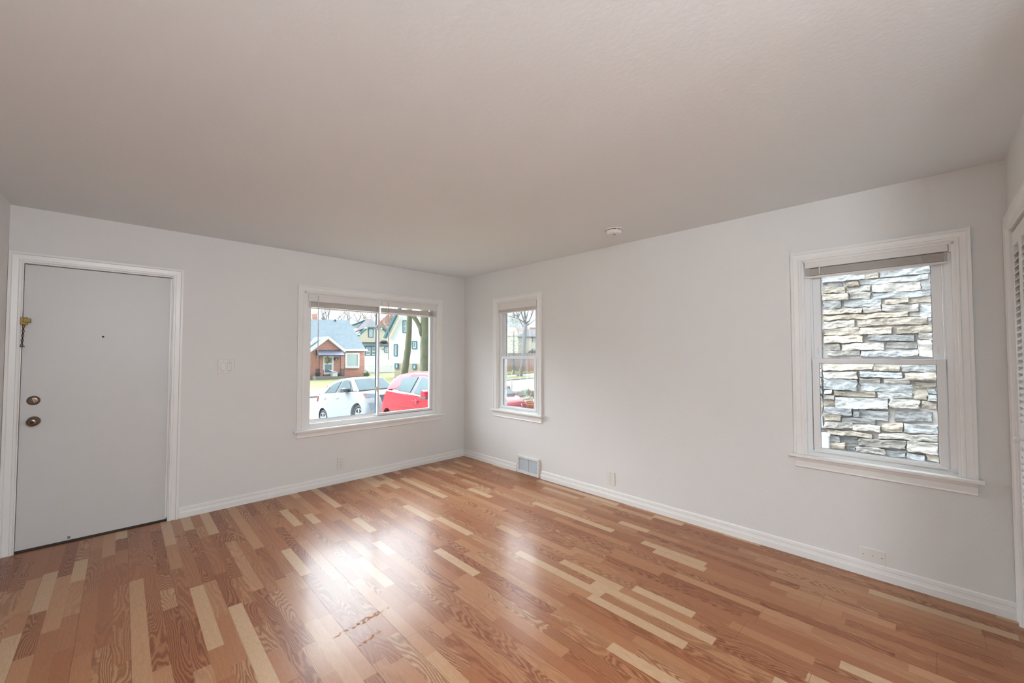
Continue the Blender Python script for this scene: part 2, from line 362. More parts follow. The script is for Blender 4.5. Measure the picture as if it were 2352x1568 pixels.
def double_hung(name, mw, co0, co1, label):
    """co0, co1: outer casing edges along the wall"""
    r = window_root(name, mw, label); zt = 2.10; zs = .705
    obj('casing', casing_bm(co0, co1, zs, zt), M['trim'], r)
    i0, i1 = co0+.062, co1-.062; stool(r, co0-.022, co1+.022, zs); apron(r, co0+.004, co1-.004, .612, zs-.019)
    jamb(r, i0, i1, zs, 2.038)
    f0, f1 = i0+.010, i1-.010
    b = BM(); ring(b, f0, f1, zs+.004, 2.03, .030, .022, .12, wb=.028, wt=.03)
    box(b, f0+.03, f0+.040, .052, .066, zs+.03, 2.0); box(b, f1-.040, f1-.03, .052, .066, zs+.03, 2.0)
    box(b, f0+.012, f1-.012, .006, .022, zs, zs+.010); box(b, f0+.02, f1-.02, .012, .022, zs+.010, zs+.018)
    obj('frame', b, M['vinyl'], r)
    s0, s1 = i0+.045, i1-.045; zm = 1.362
    # lower sash (front)
    b = BM(); ring(b, s0, s1, zs+.030, zm, .038, .020, .050, wb=.021, wt=.031); box(b, s0+.004, s1-.004, .012, .022, zs+.024, zs+.044)
    bevel(b, .0015, 1); sl = obj('lower_sash', b, M['vinyl'], r)
    b = BM(); ring(b, s0+.036, s1-.036, zs+.049, zm-.029, .004, .030, .036); obj('gasket', b, M['gasket'], sl)
    b = BM(); box(b, s0+.038, s1-.038, .034, .038, zs+.050, zm-.030); obj('glass', b, M['glass'], sl)
    w = s1-s0
    for t in (.28, .66):
        b = BM(); cx = s0+w*t; box(b, cx-.026, cx+.026, .026, .046, zm, zm+.006); box(b, cx-.008, cx+.024, .030, .050, zm+.006, zm+.012); bevel(b, .002, 2)
        obj('sash_lock', b, M['ventgrey'], sl)
    # upper sash (behind)
    b = BM(); ring(b, s0+.006, s1-.006, zm-.028, 2.0, .043, .060, .09, wb=.03, wt=.04); bevel(b, .0015, 1); su = obj('upper_sash', b, M['vinyl'], r)
    b = BM(); ring(b, s0+.047, s1-.047, zm, 1.962, .004, .066, .072); obj('gasket', b, M['gasket'], su)
    b = BM(); box(b, s0+.049, s1-.049, .070, .074, zm-.004, 1.962); obj('glass', b, M['glass'], su)
    for q in (s0+.028, s1-.028):
        b = BM(); box(b, q-.004, q+.004, .057, .0605, zm+.03, zm+.075); obj('tilt_latch', b, M['headrail'], su)
    return r
IDM = Matrix.Identity(4); RM = Matrix.Rotation(-PI/2, 4, 'Z')
double_hung('window_2', RM, .617, 1.433, 'narrow white double-hung window on the right wall next to the corner')
double_hung('window_3', RM, 3.792, 4.633, 'large white double-hung window facing the neighbour\'s stone wall')
# picture window, horizontal slider
w1 = window_root('window_1', IDM, 'wide white sliding picture window looking on the street and parked cars')
obj('casing', casing_bm(-2.122, -.380, .617, 2.10), M['trim'], w1); stool(w1, -2.146, -.336, .617); apron(w1, -2.117, -.384, .533, .598)
jamb(w1, -2.058, -.444, .617, 2.038)
b = BM(); ring(b, -2.048, -.454, .617, 2.028, .052, .010, .115, wb=.052, wt=.045, wl=.057, wr=.050); bevel(b, .0015, 1); obj('frame', b, M['vinyl'], w1)
b = BM(); box(b, -1.99, -.505, .045, .054, .669, .684); box(b, -1.99, -.505, .078, .088, .669, .676); obj('track', b, M['vinyl'], w1)
b = BM(); ring(b, -1.991, -1.232, .678, 1.982, .024, .058, .078, wl=.004); s = obj('fixed_sash', b, M['vinyl'], w1)
b = BM(); ring(b, -1.988, -1.255, .701, 1.962, .005, .062, .070); box(b, -1.262, -1.25, .056, .066, .70, 1.96); obj('gasket', b, M['gasket'], s)
b = BM(); box(b, -1.986, -1.256, .066, .070, .703, 1.96); obj('glass', b, M['glass'], s)
b = BM(); ring(b, -1.252, -.506, .678, 1.982, .024, .018, .048, wl=.022, wr=.040); bevel(b, .0015, 1); s = obj('sliding_sash', b, M['vinyl'], w1)
b = BM(); ring(b, -1.231, -.545, .701, 1.962, .003, .030, .036); box(b, -.523, -.518, .016, .020, .69, 1.97); obj('gasket', b, M['ventgrey'], s)
b = BM(); box(b, -1.229, -.547, .033, .037, .703, 1.96); obj('glass', b, M['glass'], s)
for z in (.985, 1.705):
    b = BM(); box(b, -1.262, -1.250, .016, .034, z-.035, z+.03); box(b, -1.272, -1.258, .020, .030, z-.012, z+.02); bevel(b, .003, 2); obj('latch', b, M['slat'], s)

# ------------------------------------------------------------------ blinds
def blind(name, mw, a0, a1, ztop, zb, label, n=14, wand=None, cords=(), hh=.044, val=True, knots=False, gap=False):
    r = empty(name, label, 'window blind', mw=mw @ Matrix.Translation((0, 0, ztop)))
    y0, y1 = .002, .040; zt = 0; zbot = zb-ztop
    obj('headrail', bbox(a0, a1, y0, y1+.004, -hh, 0, .003), M['headrail'], r)
    if val: obj('valance', bbox(a0-.001, a1+.001, y0-.008, y0+.002, -hh-(.026 if gap else .040), -hh*.45, .003), M['headrail'], r)
    b = BM(); top = -hh-((.042 if gap else .034) if val else .006); bot = zbot+.016; dz = (top-bot)/n; rnd = random.Random(len(label))
    for i in range(n):
        z = bot+dz*(i+.5); q = rnd.uniform(-.0012, .0012); ym = (y0+y1)/2
        prev = None
        for j, yy in enumerate((y0+.004+q, ym, y1-.004+q)):
            zz = z+(.0022 if j == 1 else 0); cur = [b.verts.new((a, yy, zz+e)) for a in (a0+.004, a1-.004) for e in (-.0011, .0011)]
            if prev: b.faces.new((prev[0], prev[2], cur[2], cur[0])); b.faces.new((prev[1], cur[1], cur[3], prev[3])); b.faces.new((prev[0], cur[0], cur[1], prev[1])); b.faces.new((prev[2], prev[3], cur[3], cur[2]))
            else: b.faces.new((cur[0], cur[2], cur[3], cur[1]))
            prev = cur
    obj('slats', b, M['slat'], r)
    obj('bottom_rail', bbox(a0+.003, a1-.003, y0+.002, y1-.002, zbot, zbot+.013, .003), M['headrail'], r)
    for k, t in enumerate(cords):
        cx = a0+(a1-a0)*t; b = BM()
        if knots:
            rn = random.Random(k+3); pts = []
            for q in range(46):
                an = q*2.3+rn.uniform(-.5, .5); rr = rn.uniform(.006, .022); pts.append((cx+rr*math.cos(an)*.95, y0-.004-rn.random()*.007, -hh-.030+rr*1.2*math.sin(an)-(q/46)*.012))
            tube(b, [(cx, y0, -hh-.004)]+pts+[(cx-.028, y0-.002, zbot+.014)], .0011, 5)
        else:
            tube(b, [(cx, y0-.001, -hh), (cx, y0-.001, zbot+.01)], .0012, 6)
            for q in range(5): tube(b, [(cx-.004, y0-.003, -hh-.03-q*.016), (cx+.006, y0-.007, -hh-.038-q*.016), (cx-.003, y0-.003, -hh-.046-q*.016)], .0016, 5)
        obj('lift_cord', b, M['cord'], r)
    if wand is not None:
        wx, wz, mt = wand; b = BM(); tube(b, [(wx, y0-.012, -hh*.5), (wx, y0-.014, -hh-.012), (wx+.001, y0-.014, wz-ztop)], [.0035, .0042, .0042], 6); obj('tilt_wand', b, M[mt], r)
    return r
blind('mini_blind', IDM, -2.020, -1.243, 2.024, 1.866, 'raised white mini blind over the left half of the picture window', 14, (-1.926, 1.323, 'wand'), (.12, .5, .84))
blind('mini_blind', IDM, -1.218, -.446, 2.024, 1.866, 'raised white mini blind over the right half of the picture window', 12, (-1.134, 1.324, 'wand'), (.08, .52, .87), gap=True)
blind('mini_blind', RM, .690, 1.352, 2.026, 1.900, 'raised white mini blind at the top of the narrow corner window', 16, (.722, 1.37, 'cord'), (.10, .72))
rb = blind('mini_blind', RM, 3.871, 4.548, 2.030, 1.918, 'raised blind with knotted cords on the window facing the stone wall', 13, None, (.155, .83), val=False, knots=True)
b = BM(); tube(b, [(3.955, -.004, -.035), (3.948, -.010, -.042), (3.955, -.012, -.048), (3.955, -.012, -.09)], [.003, .003, .004, .004], 6); obj('tilt_hook', b, M['cord'], rb)
b = BM(); box(b, 4.55, 4.563, -.002, .03, -.05, 0); obj('mounting_bracket', b, M['headrail'], rb)

# ------------------------------------------------------------------ entry door
d1 = empty('door_1', 'plain white flush entry door with tarnished knob in the left corner', 'door', kind='structure')
b = BM(); sweep(b, lambda w, d: [(-3.978+w, -d, 0), (-3.978+w, -d, 2.114-w), (-3.030-w, -d, 2.114-w), (-3.030-w, -d, 0)], [(0, 0), (0, .022), (.013, .022), (.018, .014), (.046, .012), (.050, .017), (.062, .017), (.066, .010), (.070, .010), (.070, 0)])
obj('casing', b, M['trim'], d1)
b = BM(); box(b, -3.93, -3.910, -.003, .16, 0, 2.05); box(b, -3.100, -3.08, -.003, .16, 0, 2.05); box(b, -3.93, -3.08, -.003, .16, 2.040, 2.056)
box(b, -3.912, -3.900, .065, .16, 0, 2.045); box(b, -3.113, -3.098, .065, .16, 0, 2.045); box(b, -3.91, -3.10, .065, .16, 2.03, 2.045)
box(b, -3.1135, -3.1005, .012, .02, 0.03, 2.035)
obj('jamb', b, M['trim'], d1)
ds = obj('door_slab', bbox(-3.908, -3.104, .022, .064, .012, 2.036, .003), M['door'], d1)
b = BM(); box(b, -3.92, -3.09, .0, .16, .0, .007); bevel(b, .002, 1); obj('threshold', b, M['steel'], d1)
b = BM(); lathe(b, [(0, 0), (.034, 0), (.034, .004), (.028, .008), (.014, .010), (.012, .028), (.022, .034), (.030, .046), (.0315, .056), (.028, .065), (.016, .070), (.0, .071)], (-3.842, .022, .912), (0, -1, 0)); kb = obj('door_knob', b, M['bronze'], d1, smooth=True)
b = BM(); lathe(b, [(.010, .0695), (.010, .074), (.007, .075), (0, .075)], (-3.842, .022, .912), (0, -1, 0), 16); obj('lock_button', b, M['steel'], kb)
b = BM(); lathe(b, [(0, 0), (.033, 0), (.033, .006), (.029, .013), (.018, .015), (0, .015)], (-3.846, .022, 1.060), (0, -1, 0)); kb = obj('deadbolt', b, M['bronze'], d1, smooth=True)
b = BM(); box(b, -.006, .006, -.016, 0, -.019, .019); bevel(b, .004, 2); bmesh.ops.rotate(b, verts=b.verts, cent=(0, 0, 0), matrix=Matrix.Rotation(ang(-20), 3, 'Y')); bmesh.ops.translate(b, verts=b.verts, vec=(-3.846, .009, 1.060)); obj('thumb_turn', b, M['bronze'], kb)
b = BM(); lathe(b, [(0, 0), (.007, 0), (.007, .003), (.004, .004), (.0035, .001), (0, .001)], (-3.506, .022, 1.528), (0, -1, 0), 20); obj('peephole', b, M['dark'], d1)
# chain guard on the left casing
b = BM(); box(b, -3.916, -3.882, -.024, -.014, 1.60, 1.652); box(b, -3.902, -3.866, -.032, -.018, 1.617, 1.645); tube(b, [(-3.896, -.024, 1.60), (-3.896, -.026, 1.588)], .006, 8); bevel(b, .002, 1); cg = obj('chain_guard', b, M['brass'], d1)
b = BM()
for i in range(9):
    z = 1.588-i*.0165; pts = [(-3.899+.0055*math.cos(t*PI/5)*(1 if i % 2 == 0 else .25)-i*.0006, -.026+.0055*math.cos(t*PI/5)*(0 if i % 2 == 0 else 1), z+.010*math.sin(t*PI/5)) for t in range(11)]
    tube(b, pts, .0019, 5)
tube(b, [(-3.912, -.026, 1.447), (-3.890, -.026, 1.445)], [.005, .003], 7)
obj('chain', b, M['chain'], cg)
b = BM(); box(b, -3.66, -3.645, .0205, .0225, .022, .040); obj('chipped_edge', b, M['bronze'], ds)

# ------------------------------------------------------------------ louvred closet
d2 = empty('door_2', 'white louvred bifold closet door at the right edge', 'door', kind='structure')
CB = lambda a, d, z: (-a, YB+d, z)
b = BM(); prof = [(0, 0), (0, .017), (.014, .017), (.018, .012), (.044, .011), (.050, .015), (.064, .015), (.070, .009), (.074, 0)]
sweep(b, lambda w, d: [CB(.004+w, d, 0), CB(.004+w, d, 2.118-w), CB(1.135-w, d, 2.118-w), CB(1.135-w, d, 0)], prof); obj('casing', b, M['trim'], d2)
b = BM(); box(b, -.096, -.078, YB-.112, YB+.002, 0, 2.048); box(b, -1.061, -1.043, YB-.112, YB+.002, 0, 2.048); box(b, -1.055, -.085, YB-.112, YB+.002, 2.035, 2.057)
box(b, -1.05, -.095, YB-.078, YB-.038, 2.022, 2.037); obj('jamb', b, M['trim'], d2)
lw = (1.043-.098-.012)/4
for k in range(4):
    x1 = -(.099+k*(lw+.003)); x0 = x1-lw; y0, y1 = YB-.032, YB-.004; b = BM()
    box(b, x0, x0+.040, y0, y1, .012, 2.018); box(b, x1-.040, x1, y0, y1, .012, 2.018)
    for z0, z1 in ((.012, .16), (.93, 1.03), (1.945, 2.018)): box(b, x0+.04, x1-.04, y0, y1, z0, z1)
    bevel(b, .002, 1); pn = obj('bifold_panel', b, M['trim'], d2)
    b = BM()
    for za, zb_ in ((.165, .925), (1.035, 1.94)):
        z = za
        while z < zb_-.02:
            ym = (y0+y1)/2
            prism(b, [(x0+.038, ym+.016, z), (x0+.038, ym+.016, z+.006), (x0+.038, ym-.014, z+.034), (x0+.038, ym-.014, z+.028)], (x1-x0-.076, 0, 0)); z += .033
    obj('louvres', b, M['trim'], pn)
    if k in (0, 3):
        b = BM(); kx = x0+.022 if k == 0 else x1-.022
        lathe(b, [(.006, -.002), (.0055, .016), (.010, .020), (.0155, .028), (.0155, .034), (.010, .039), (0, .040)], (kx, y1, .985), (0, 1, 0), 20); obj('knob', b, M['plastic'], pn, smooth=True)

# ------------------------------------------------------------------ wall fittings
def plate(name, mw, a, z, w, h, label, cat, kind_, grp=None):
    r = empty(name, label, cat, mw=mw @ Matrix.Translation((a, 0, z)), group=grp)
    b = BM(); v = box(b, -w/2, w/2, -.006, 0, -h/2, h/2)
    for q in v:
        if q.co.y < -.003: q.co.x *= .95; q.co.z *= .965
    bevel(b, .001, 2); obj('cover_plate', b, M['plastic'], r)
    sc_ = []
    if kind_ == 'outlet':
        rc = obj('receptacle', bbox(-.0165, .0165, -.0085, -.005, -.033, .033, .001, 1), M['plastic'], r)
        b = BM()
        for zz in (.016, -.017):
            box(b, -.0085, -.0060, -.0089, -.0080, zz, zz+.008); box(b, .0060, .0082, -.0089, -.0080, zz+.001, zz+.0075)
            lathe(b, [(0, 0), (.0028, 0), (.0028, .0006), (0, .0006)], (0, -.0083, zz-.007), (0, -1, 0), 10)
        obj('slots', b, M['slot'], rc); sc_ = [(0, .048), (0, -.048)]
    elif kind_ == 'switch':
        for q, tilt in ((-.023, 1), (.023, -1)):
            b = BM(); box(b, q-.0178, q+.0178, -.0064, -.0055, -.0348, .0348); rf = obj('switch_gap', b, M['slot'], r)
            b = BM(); v = box(b, q-.0165, q+.0165, -.010, -.006, -.033, .033); bmesh.ops.subdivide_edges(b, edges=[e for e in b.edges if abs(e.verts[0].co.z-e.verts[1].co.z) > .05], cuts=1)
            for p in b.verts:
                if p.co.y < -.009: p.co.y = -.0075 if p.co.z*tilt > .01 else (-.0115 if p.co.z*tilt < -.01 else -.0088)
            obj('rocker', b, M['plastic'], r)
        sc_ = [(x, z_) for x in (-.023, .023) for z_ in (.048, -.048)]
    else: sc_ = [(-.043, 0), (0, 0), (.043, 0)]
    for x, z_ in sc_:
        b = BM(); lathe(b, [(0, 0), (.003, 0), (.003, .001), (.0005, .0012), (0, .0004)], (x, -.0058, z_), (0, -1, 0), 10); obj('screw', b, M['slot'], r)
    return props(r, group=grp)
plate('light_switch', IDM, -2.713, 1.279, .126, .124, 'double rocker light switch between the entry door and picture window', 'light switch', 'switch')
plate('wall_outlet', IDM, -1.670, .208, .078, .124, 'white wall outlet low under the picture window', 'outlet', 'outlet')
plate('wall_outlet', RM, 2.313, .200, .086, .124, 'white wall outlet low on the long right wall beyond the floor vent', 'outlet', 'outlet')
plate('blank_cover_plate', RM, 4.187, .134, .120, .082, 'painted blank cover plate just above the baseboard under the large window', 'cover plate', 'blank')
# floor register
vr = empty('wall_vent', 'white louvred air register standing in the baseboard below the narrow window', 'vent', mw=RM @ Matrix.Translation((1.227, 0, 0)))
b = BM(); W2_, Hh = .171, .205; ring(b, -W2_, W2_, .004, Hh, .030, -.024, -.0, wb=.034, wt=.026, wl=.026, wr=.026); box(b, -.006, .006, -.022, -.006, .034, Hh-.02)
bevel(b, .002, 1); obj('grille_frame', b, M['plastic'], vr)
for xa, xb in ((-.147, -.005), (.005, .147)):
    b = BM(); z = .036
    while z < Hh-.03:
        prism(b, [(xa, -.018, z), (xa, -.017, z+.0015), (xa, -.008, z+.0085), (xa, -.009, z+.007)], (xb-xa, 0, 0)); z += .0095
    x = xa
    while x < xb: box(b, x, x+.0012, -.010, -.006, .036, Hh-.03); x += .012
    obj('louvre_bank', b, M['ventgrey'], vr)
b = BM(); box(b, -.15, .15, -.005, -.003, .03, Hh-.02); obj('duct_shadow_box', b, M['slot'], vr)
for x in (-W2_+.012, W2_-.012): b = BM(); lathe(b, [(0, 0), (.004, 0), (.004, .001), (0, .002)], (x, -.024, .10), (0, -1, 0), 10); obj('screw', b, M['slot'], vr)
# smoke detector
q = plane_pt(1410, 527, Vector((0, 0, 2.44)), Vector((0, 0, 1)))
sd = empty('smoke_detector', 'round white smoke detector on the ceiling near the right wall', 'smoke detector', loc=(q.x, q.y, 2.44))
b = BM(); lathe(b, [(0, 0), (.073, 0), (.073, .006), (.066, .008), (.0, .008)], (0, 0, 0), (0, 0, -1), 40); obj('base_plate', b, M['plastic'], sd, smooth=False)
b = BM(); lathe(b, [(0, .014), (.064, .014), (.064, .018), (.0625, .036), (.056, .043), (.030, .045), (0, .045)], (0, 0, 0), (0, 0, -1), 40)
for k in range(8): a = k*PI/4+.2; tube(b, [(.060*math.cos(a), .060*math.sin(a), -.006), (.060*math.cos(a), .060*math.sin(a), -.016)], .004, 6)
body = obj('sensor_body', b, M['plastic'], sd)
b = BM(); lathe(b, [(0, .008), (.058, .008), (.058, .014), (0, .014)], (0, 0, 0), (0, 0, -1), 32); obj('air_gap', b, M['dark'], sd)
b = BM(); lathe(b, [(0, .0448), (.010, .0448), (.010, .047), (0, .047)], (-.012, -.012, 0), (0, 0, -1), 16); obj('test_button', b, M['slot'], body)

# ------------------------------------------------------------------ fill lamps added out of view behind the camera
for k, (x, y) in enumerate(((-3.5, -5.15), (-2.4, -7.2))):
    r = empty('fill_lamp', ('added fill lamp with frosted dome, just behind the camera', 'added fill lamp with frosted dome, far behind the camera')[k], 'fill lamp', loc=(x, y, H))
    b = BM(); lathe(b, [(0, 0), (.09, 0), (.09, .02), (0, .02)], (0, 0, 0), (0, 0, -1)); obj('canopy', b, M['plastic'], r)
    M.setdefault('dome', mat('frosted_dome', (1, .95, .88), .5, emit=4.0, emc=(1, .93, .85)))
    b = BM(); lathe(b, [(.17, .02), (.17, .03), (.15, .07), (.10, .10), (.05, .115), (0, .12)], (0, 0, 0), (0, 0, -1)); obj('glass_dome', b, M['dome'], r, smooth=True)
    ld = bpy.data.lights.new('fill_light', 'POINT'); ld.shadow_soft_size = .16; ld.energy = FILL_POWER; ld.color = (.86, .94, 1.0)
    lo = bpy.data.objects.new('fill_light', ld); C.objects.link(lo); lo.parent = r; lo.location = (0, 0, -.30)
w4 = window_root('fill_window', Matrix.Translation((-2.2, YR, 0)) @ Matrix.Rotation(PI, 4, 'Z'), 'added window in the unseen rear wall, letting in fill daylight')  # unseen window added in the rear wall so daylight also enters from behind
b = BM(); ring(b, -.9, .9, .35, 2.1, .05, .02, .08); box(b, -.02, .02, .02, .07, .4, 2.05); obj('frame', b, M['vinyl'], w4)
b = BM(); box(b, -.86, .86, .05, .054, .39, 2.06); obj('glass', b, M['glass'], w4)
# ================================================================== OUTDOORS
M['asphalt'] = mat('wet_asphalt', (0.1596, 0.1672, 0.1786), .7, var=.15, vscale=1.5, bump=.3, bscale=30)
M['concrete'] = mat('pale_concrete', (0.2508, 0.247, 0.2432), .8, var=.12, vscale=2, bump=.2, bscale=20)
M['lawn'] = mat('winter_lawn', (0.1254, 0.1254, 0.0608), .95, var=.35, vscale=3, bump=1, bscale=25, spec=.1)
M['deadgrass'] = mat('straw_grass', (0.2052, 0.1748, 0.0988), .95, var=.3, vscale=6, bump=1, bscale=25, spec=.1)
M['brick'] = brick_mat('red_brick', (.40, .15, .115), (.50, .22, .175), (.52, .42, .39), .26, .09, .011)
M['shingle'] = mat('blue_grey_shingles', (0.135, 0.165, 0.182), .9, var=.22, vscale=2.5, bump=.5, bscale=12, spec=.1)
M['greyroof'] = mat('grey_shingles', (0.0912, 0.0874, 0.0912), .9, var=.2, vscale=4, bump=.5, bscale=12, spec=.1)
M['white'] = mat('white_siding_paint', (.72, .73, .74), .6, var=.04, vscale=1)
M['cream'] = mat('cream_siding', (.66, .61, .48), .7, var=.05, vscale=1)
M['teal'] = mat('teal_trim', (.05, .16, .20), .5)
M['awning'] = mat('slate_awning', (0.0912, 0.0988, 0.1444), .6, var=.15, vscale=2)
M['paneh'] = mat('house_pane', (.16, .22, .26), .12, spec=.8, var=.2, vscale=1)
M['panel'] = mat('pale_curtain_pane', (.40, .50, .50), .4, var=.1, vscale=2)
M['basestone'] = brick_mat('stone_basement', (.40, .34, .26), (.50, .44, .35), (.34, .30, .25), .7, .22, .018)
M['iron'] = mat('wrought_iron', (.05, .05, .06), .5)
M['bark'] = mat('mossy_bark', (0.1254, 0.1292, 0.0836), .95, var=.4, vscale=5, bump=1, bscale=14, stretch=(1, 1, .35), spec=.1)
M['twig'] = mat('grey_twigs', (.22, .22, .23), .9, var=.2, spec=.1)
M['redtwig'] = mat('reddish_twigs', (.34, .25, .25), .9, var=.2, spec=.1)
M['fir'] = mat('sparse_green_needles', (.12, .17, .10), .9, var=.4, vscale=3, spec=.1)
M['farpink'] = mat('far_brick_wall', (.42, .29, .25), .9, var=.1)
M['blue'] = mat('dark_blue_plastic', (.03, .09, .16), .5)
M['terracotta'] = mat('terracotta', (.40, .10, .06), .8, var=.3, vscale=20, bump=.5)
M['green'] = mat('pale_green_plastic', (.25, .5, .33), .6)
M['leaf'] = mat('dry_leaves', (0.3952, 0.304, 0.19), .9, var=.45, vscale=12, spec=.1)
M['wcar'] = mat('white_car_paint', (0.304, 0.323, 0.3458), .3, spec=.25)
M['rcar'] = mat('red_car_paint', (0.2584, 0.0061, 0.0198), .3, spec=.22)
M['cglass'] = mat('car_glass', (.022, .055, .065), .06, spec=.14, var=.45, vscale=3)
M['tire'] = mat('tyre_rubber', (.03, .036, .042), .7)
M['alloy'] = mat('alloy_rim', (.30, .31, .33), .5)
M['black'] = mat('black_car_trim', (.04, .045, .055), .45)
M['lens'] = mat('headlight_lens', (.14, .18, .22), .1, spec=.6)
M['tail'] = mat('red_lens', (.42, .02, .03), .15, spec=.8)
M['amber'] = mat('amber_lens', (.5, .10, .05), .2)
M['exterior'] = mat('house_siding_outside', (.6, .6, .58), .7)
M['mortar'] = mat('stone_mortar', (.30, .275, .255), .95, var=.12, vscale=12, bump=.6, bscale=40, spec=.1)

SD = Vector((math.cos(ang(9)), math.sin(ang(9)), 0)); ND = Vector((-SD.y, SD.x, 0)); Z = Vector((0, 0, 1)); GZ = -1.5
def strip_y(y_at_x0, x): return y_at_x0+math.tan(ang(9))*x
def band(name, ya, yb, z, m, label, cat, x0=-40, x1=70, th=.12, kind='structure'):
    b = BM(); prism(b, [(x0, strip_y(ya, x0), z), (x1, strip_y(ya, x1), z), (x1, strip_y(yb, x1), z), (x0, strip_y(yb, x0), z)], (0, 0, -th))
    return props(obj(name, b, m), label, cat, kind=kind)
def curb_y(v, u=715, z=GZ):
    d = ray(u, v); p = CAM+d*((z-CAM.z)/d.z); return p.y-math.tan(ang(9))*p.x
yc = curb_y(914); ys0 = curb_y(899.5, z=GZ+.12); ys1 = curb_y(893, z=GZ+.12)
band('street', 11.2, yc, GZ, M['asphalt'], 'pale grey street crossing in front of the house', 'street')
band('curb', yc, yc+.35, GZ+.12, M['concrete'], 'far kerb of the street', 'kerb', th=.3)
band('grass_verge', yc+.35, ys0, GZ+.10, M['deadgrass'], 'brownish grass verge beyond the street', 'grass')
band('sidewalk', ys0, ys1, GZ+.12, M['concrete'], 'sidewalk beyond the street', 'sidewalk', th=.3)
band('far_lawn', ys1, 110, GZ+.10, M['lawn'], 'green lawn in front of the houses across the street', 'lawn', x0=-60, x1=120)
# driveway sloping down to the street, lawns either side
DP = [(-9, -.45), (2, -.47), (5, -.60), (7.5, -.85), (9.9, -1.17), (12.6, -1.49), (13.2, -1.5)]
def slope(name, xa, xb, prof, m, label, cat, dz=0):
    b = BM(); top = [[b.verts.new((x(y) if callable(x) else x, y, z+dz)) for x in (xa, xb)] for y, z in prof]; bot = [[b.verts.new((v.co.x, v.co.y, v.co.z-.6)) for v in r] for r in top]
    for i in range(len(top)-1):
        b.faces.new((top[i][0], top[i][1], top[i+1][1], top[i+1][0])); b.faces.new((bot[i][0], bot[i+1][0], bot[i+1][1], bot[i][1]))
        for k in (0, 1): b.faces.new((top[i][k], top[i+1][k], bot[i+1][k], bot[i][k]))
    for i in (0, -1): b.faces.new((top[i][0], top[i][1], bot[i][1], bot[i][0]))
    return props(obj(name, b, m), label, cat, kind='structure')
dl = lambda y: .8 if y < 6 else .8+(y-6)*.20
dr = lambda y: 3.32 if y < 2 else 3.32+(y-2)*.26
slope('driveway', dl, dr, DP, M['concrete'], 'concrete driveway between the houses running down to the street', 'driveway')
slope('front_lawn', -14, dl, [(.17, -.45), (5, -.58), (9, -.82), (11.6, -1.0), (12.0, -1.42)], M['deadgrass'], 'straw-coloured front lawn bank left of the driveway', 'lawn', dz=.012)
slope('side_lawn', dr, 20, [(1.75, -.47), (5, -.60), (7.5, -.85), (9.9, -1.17), (12.6, -1.47)], M['deadgrass'], 'straw-coloured neighbour lawn right of the driveway', 'lawn', dz=.03)

# ------------------------------------------------------------------ neighbour's stone wall seen through window_3
XS = 3.42
UPS = """60,260,335,720,215,275;720,205,270,935,180,250;970,165,245,1740,70,175;75,345,400,360,340,385;435,330,395,630,315,385;645,300,370,1715,205,280;75,410,505,415,395,480;440,405,485,805,385,460;840,365,490,1590,320,450;1615,320,450,1760,300,440;75,520,610,470,495,600;480,495,600,800,475,570;850,495,580,1750,460,535;80,625,745,350,600,730;400,615,710,975,590,705;1050,610,665,1400,570,650;1400,560,648,1755,540,640;80,760,830,680,735,800;700,725,800,975,710,780;1000,690,780,1560,670,780;1585,670,850,1760,660,860;85,860,920,1400,790,850;1415,800,855,1570,790,850;85,945,1050,560,925,1020;620,935,1025,1700,865,975;1715,890,1010,1765,880,1000;90,1060,1155,640,1035,1150;650,1050,1145,1140,1030,1130;1230,1020,1125,1765,1000,1095;90,1170,1275,690,1170,1265;780,1160,1235,1500,1150,1240;1570,1130,1225,1770,1110,1220;95,1300,1395,330,1290,1385;370,1300,1390,1020,1270,1380;1060,1270,1350,1550,1260,1360;1570,1250,1490,1775,1240,1500;150,1410,1475,645,1400,1465;670,1410,1490,1560,1390,1480"""
LOS = """80,60,135,815,50,125;830,65,130,1215,70,135;1265,55,150,1760,50,155;80,165,250,580,155,255;630,155,230,1250,165,235;1305,180,265,1760,175,280;85,265,410,575,265,430;620,250,325,920,250,330;985,265,330,1365,270,340;635,335,440,1410,345,465;1445,305,370,1760,315,380;92,430,480,200,430,485;235,440,515,850,460,535;890,480,545,1405,480,555;1440,400,565,1630,400,580;1650,410,475,1760,415,480;90,495,555,245,500,555;255,530,685,1035,570,715;1070,580,695,1510,580,705;1550,595,705,1765,610,705;1650,500,580,1765,510,590;95,570,670,250,575,675;95,690,780,495,705,800;520,720,825,605,725,830;610,730,835,1040,745,890;1150,740,890,1690,760,900;95,795,880,325,800,885;360,840,910,860,860,935;95,900,985,510,940,1005;515,950,1020,920,970,1055;945,935,1030,1255,935,1065;1290,940,1060,1780,960,1085;125,1000,1065,790,1090,1135;910,1075,1140,1780,1110,1195;100,1105,1185,315,1120,1190;320,1110,1220,595,1135,1255;610,1145,1250,1305,1200,1310;180,1205,1290,400,1220,1310;420,1255,1340,550,1270,1355;560,1270,1340,1000,1320,1400;1010,1320,1400,1310,1340,1430;1340,1210,1355,1790,1220,1385;1335,1380,1450,1590,1400,1480;1625,1400,1480,1790,1410,1510"""
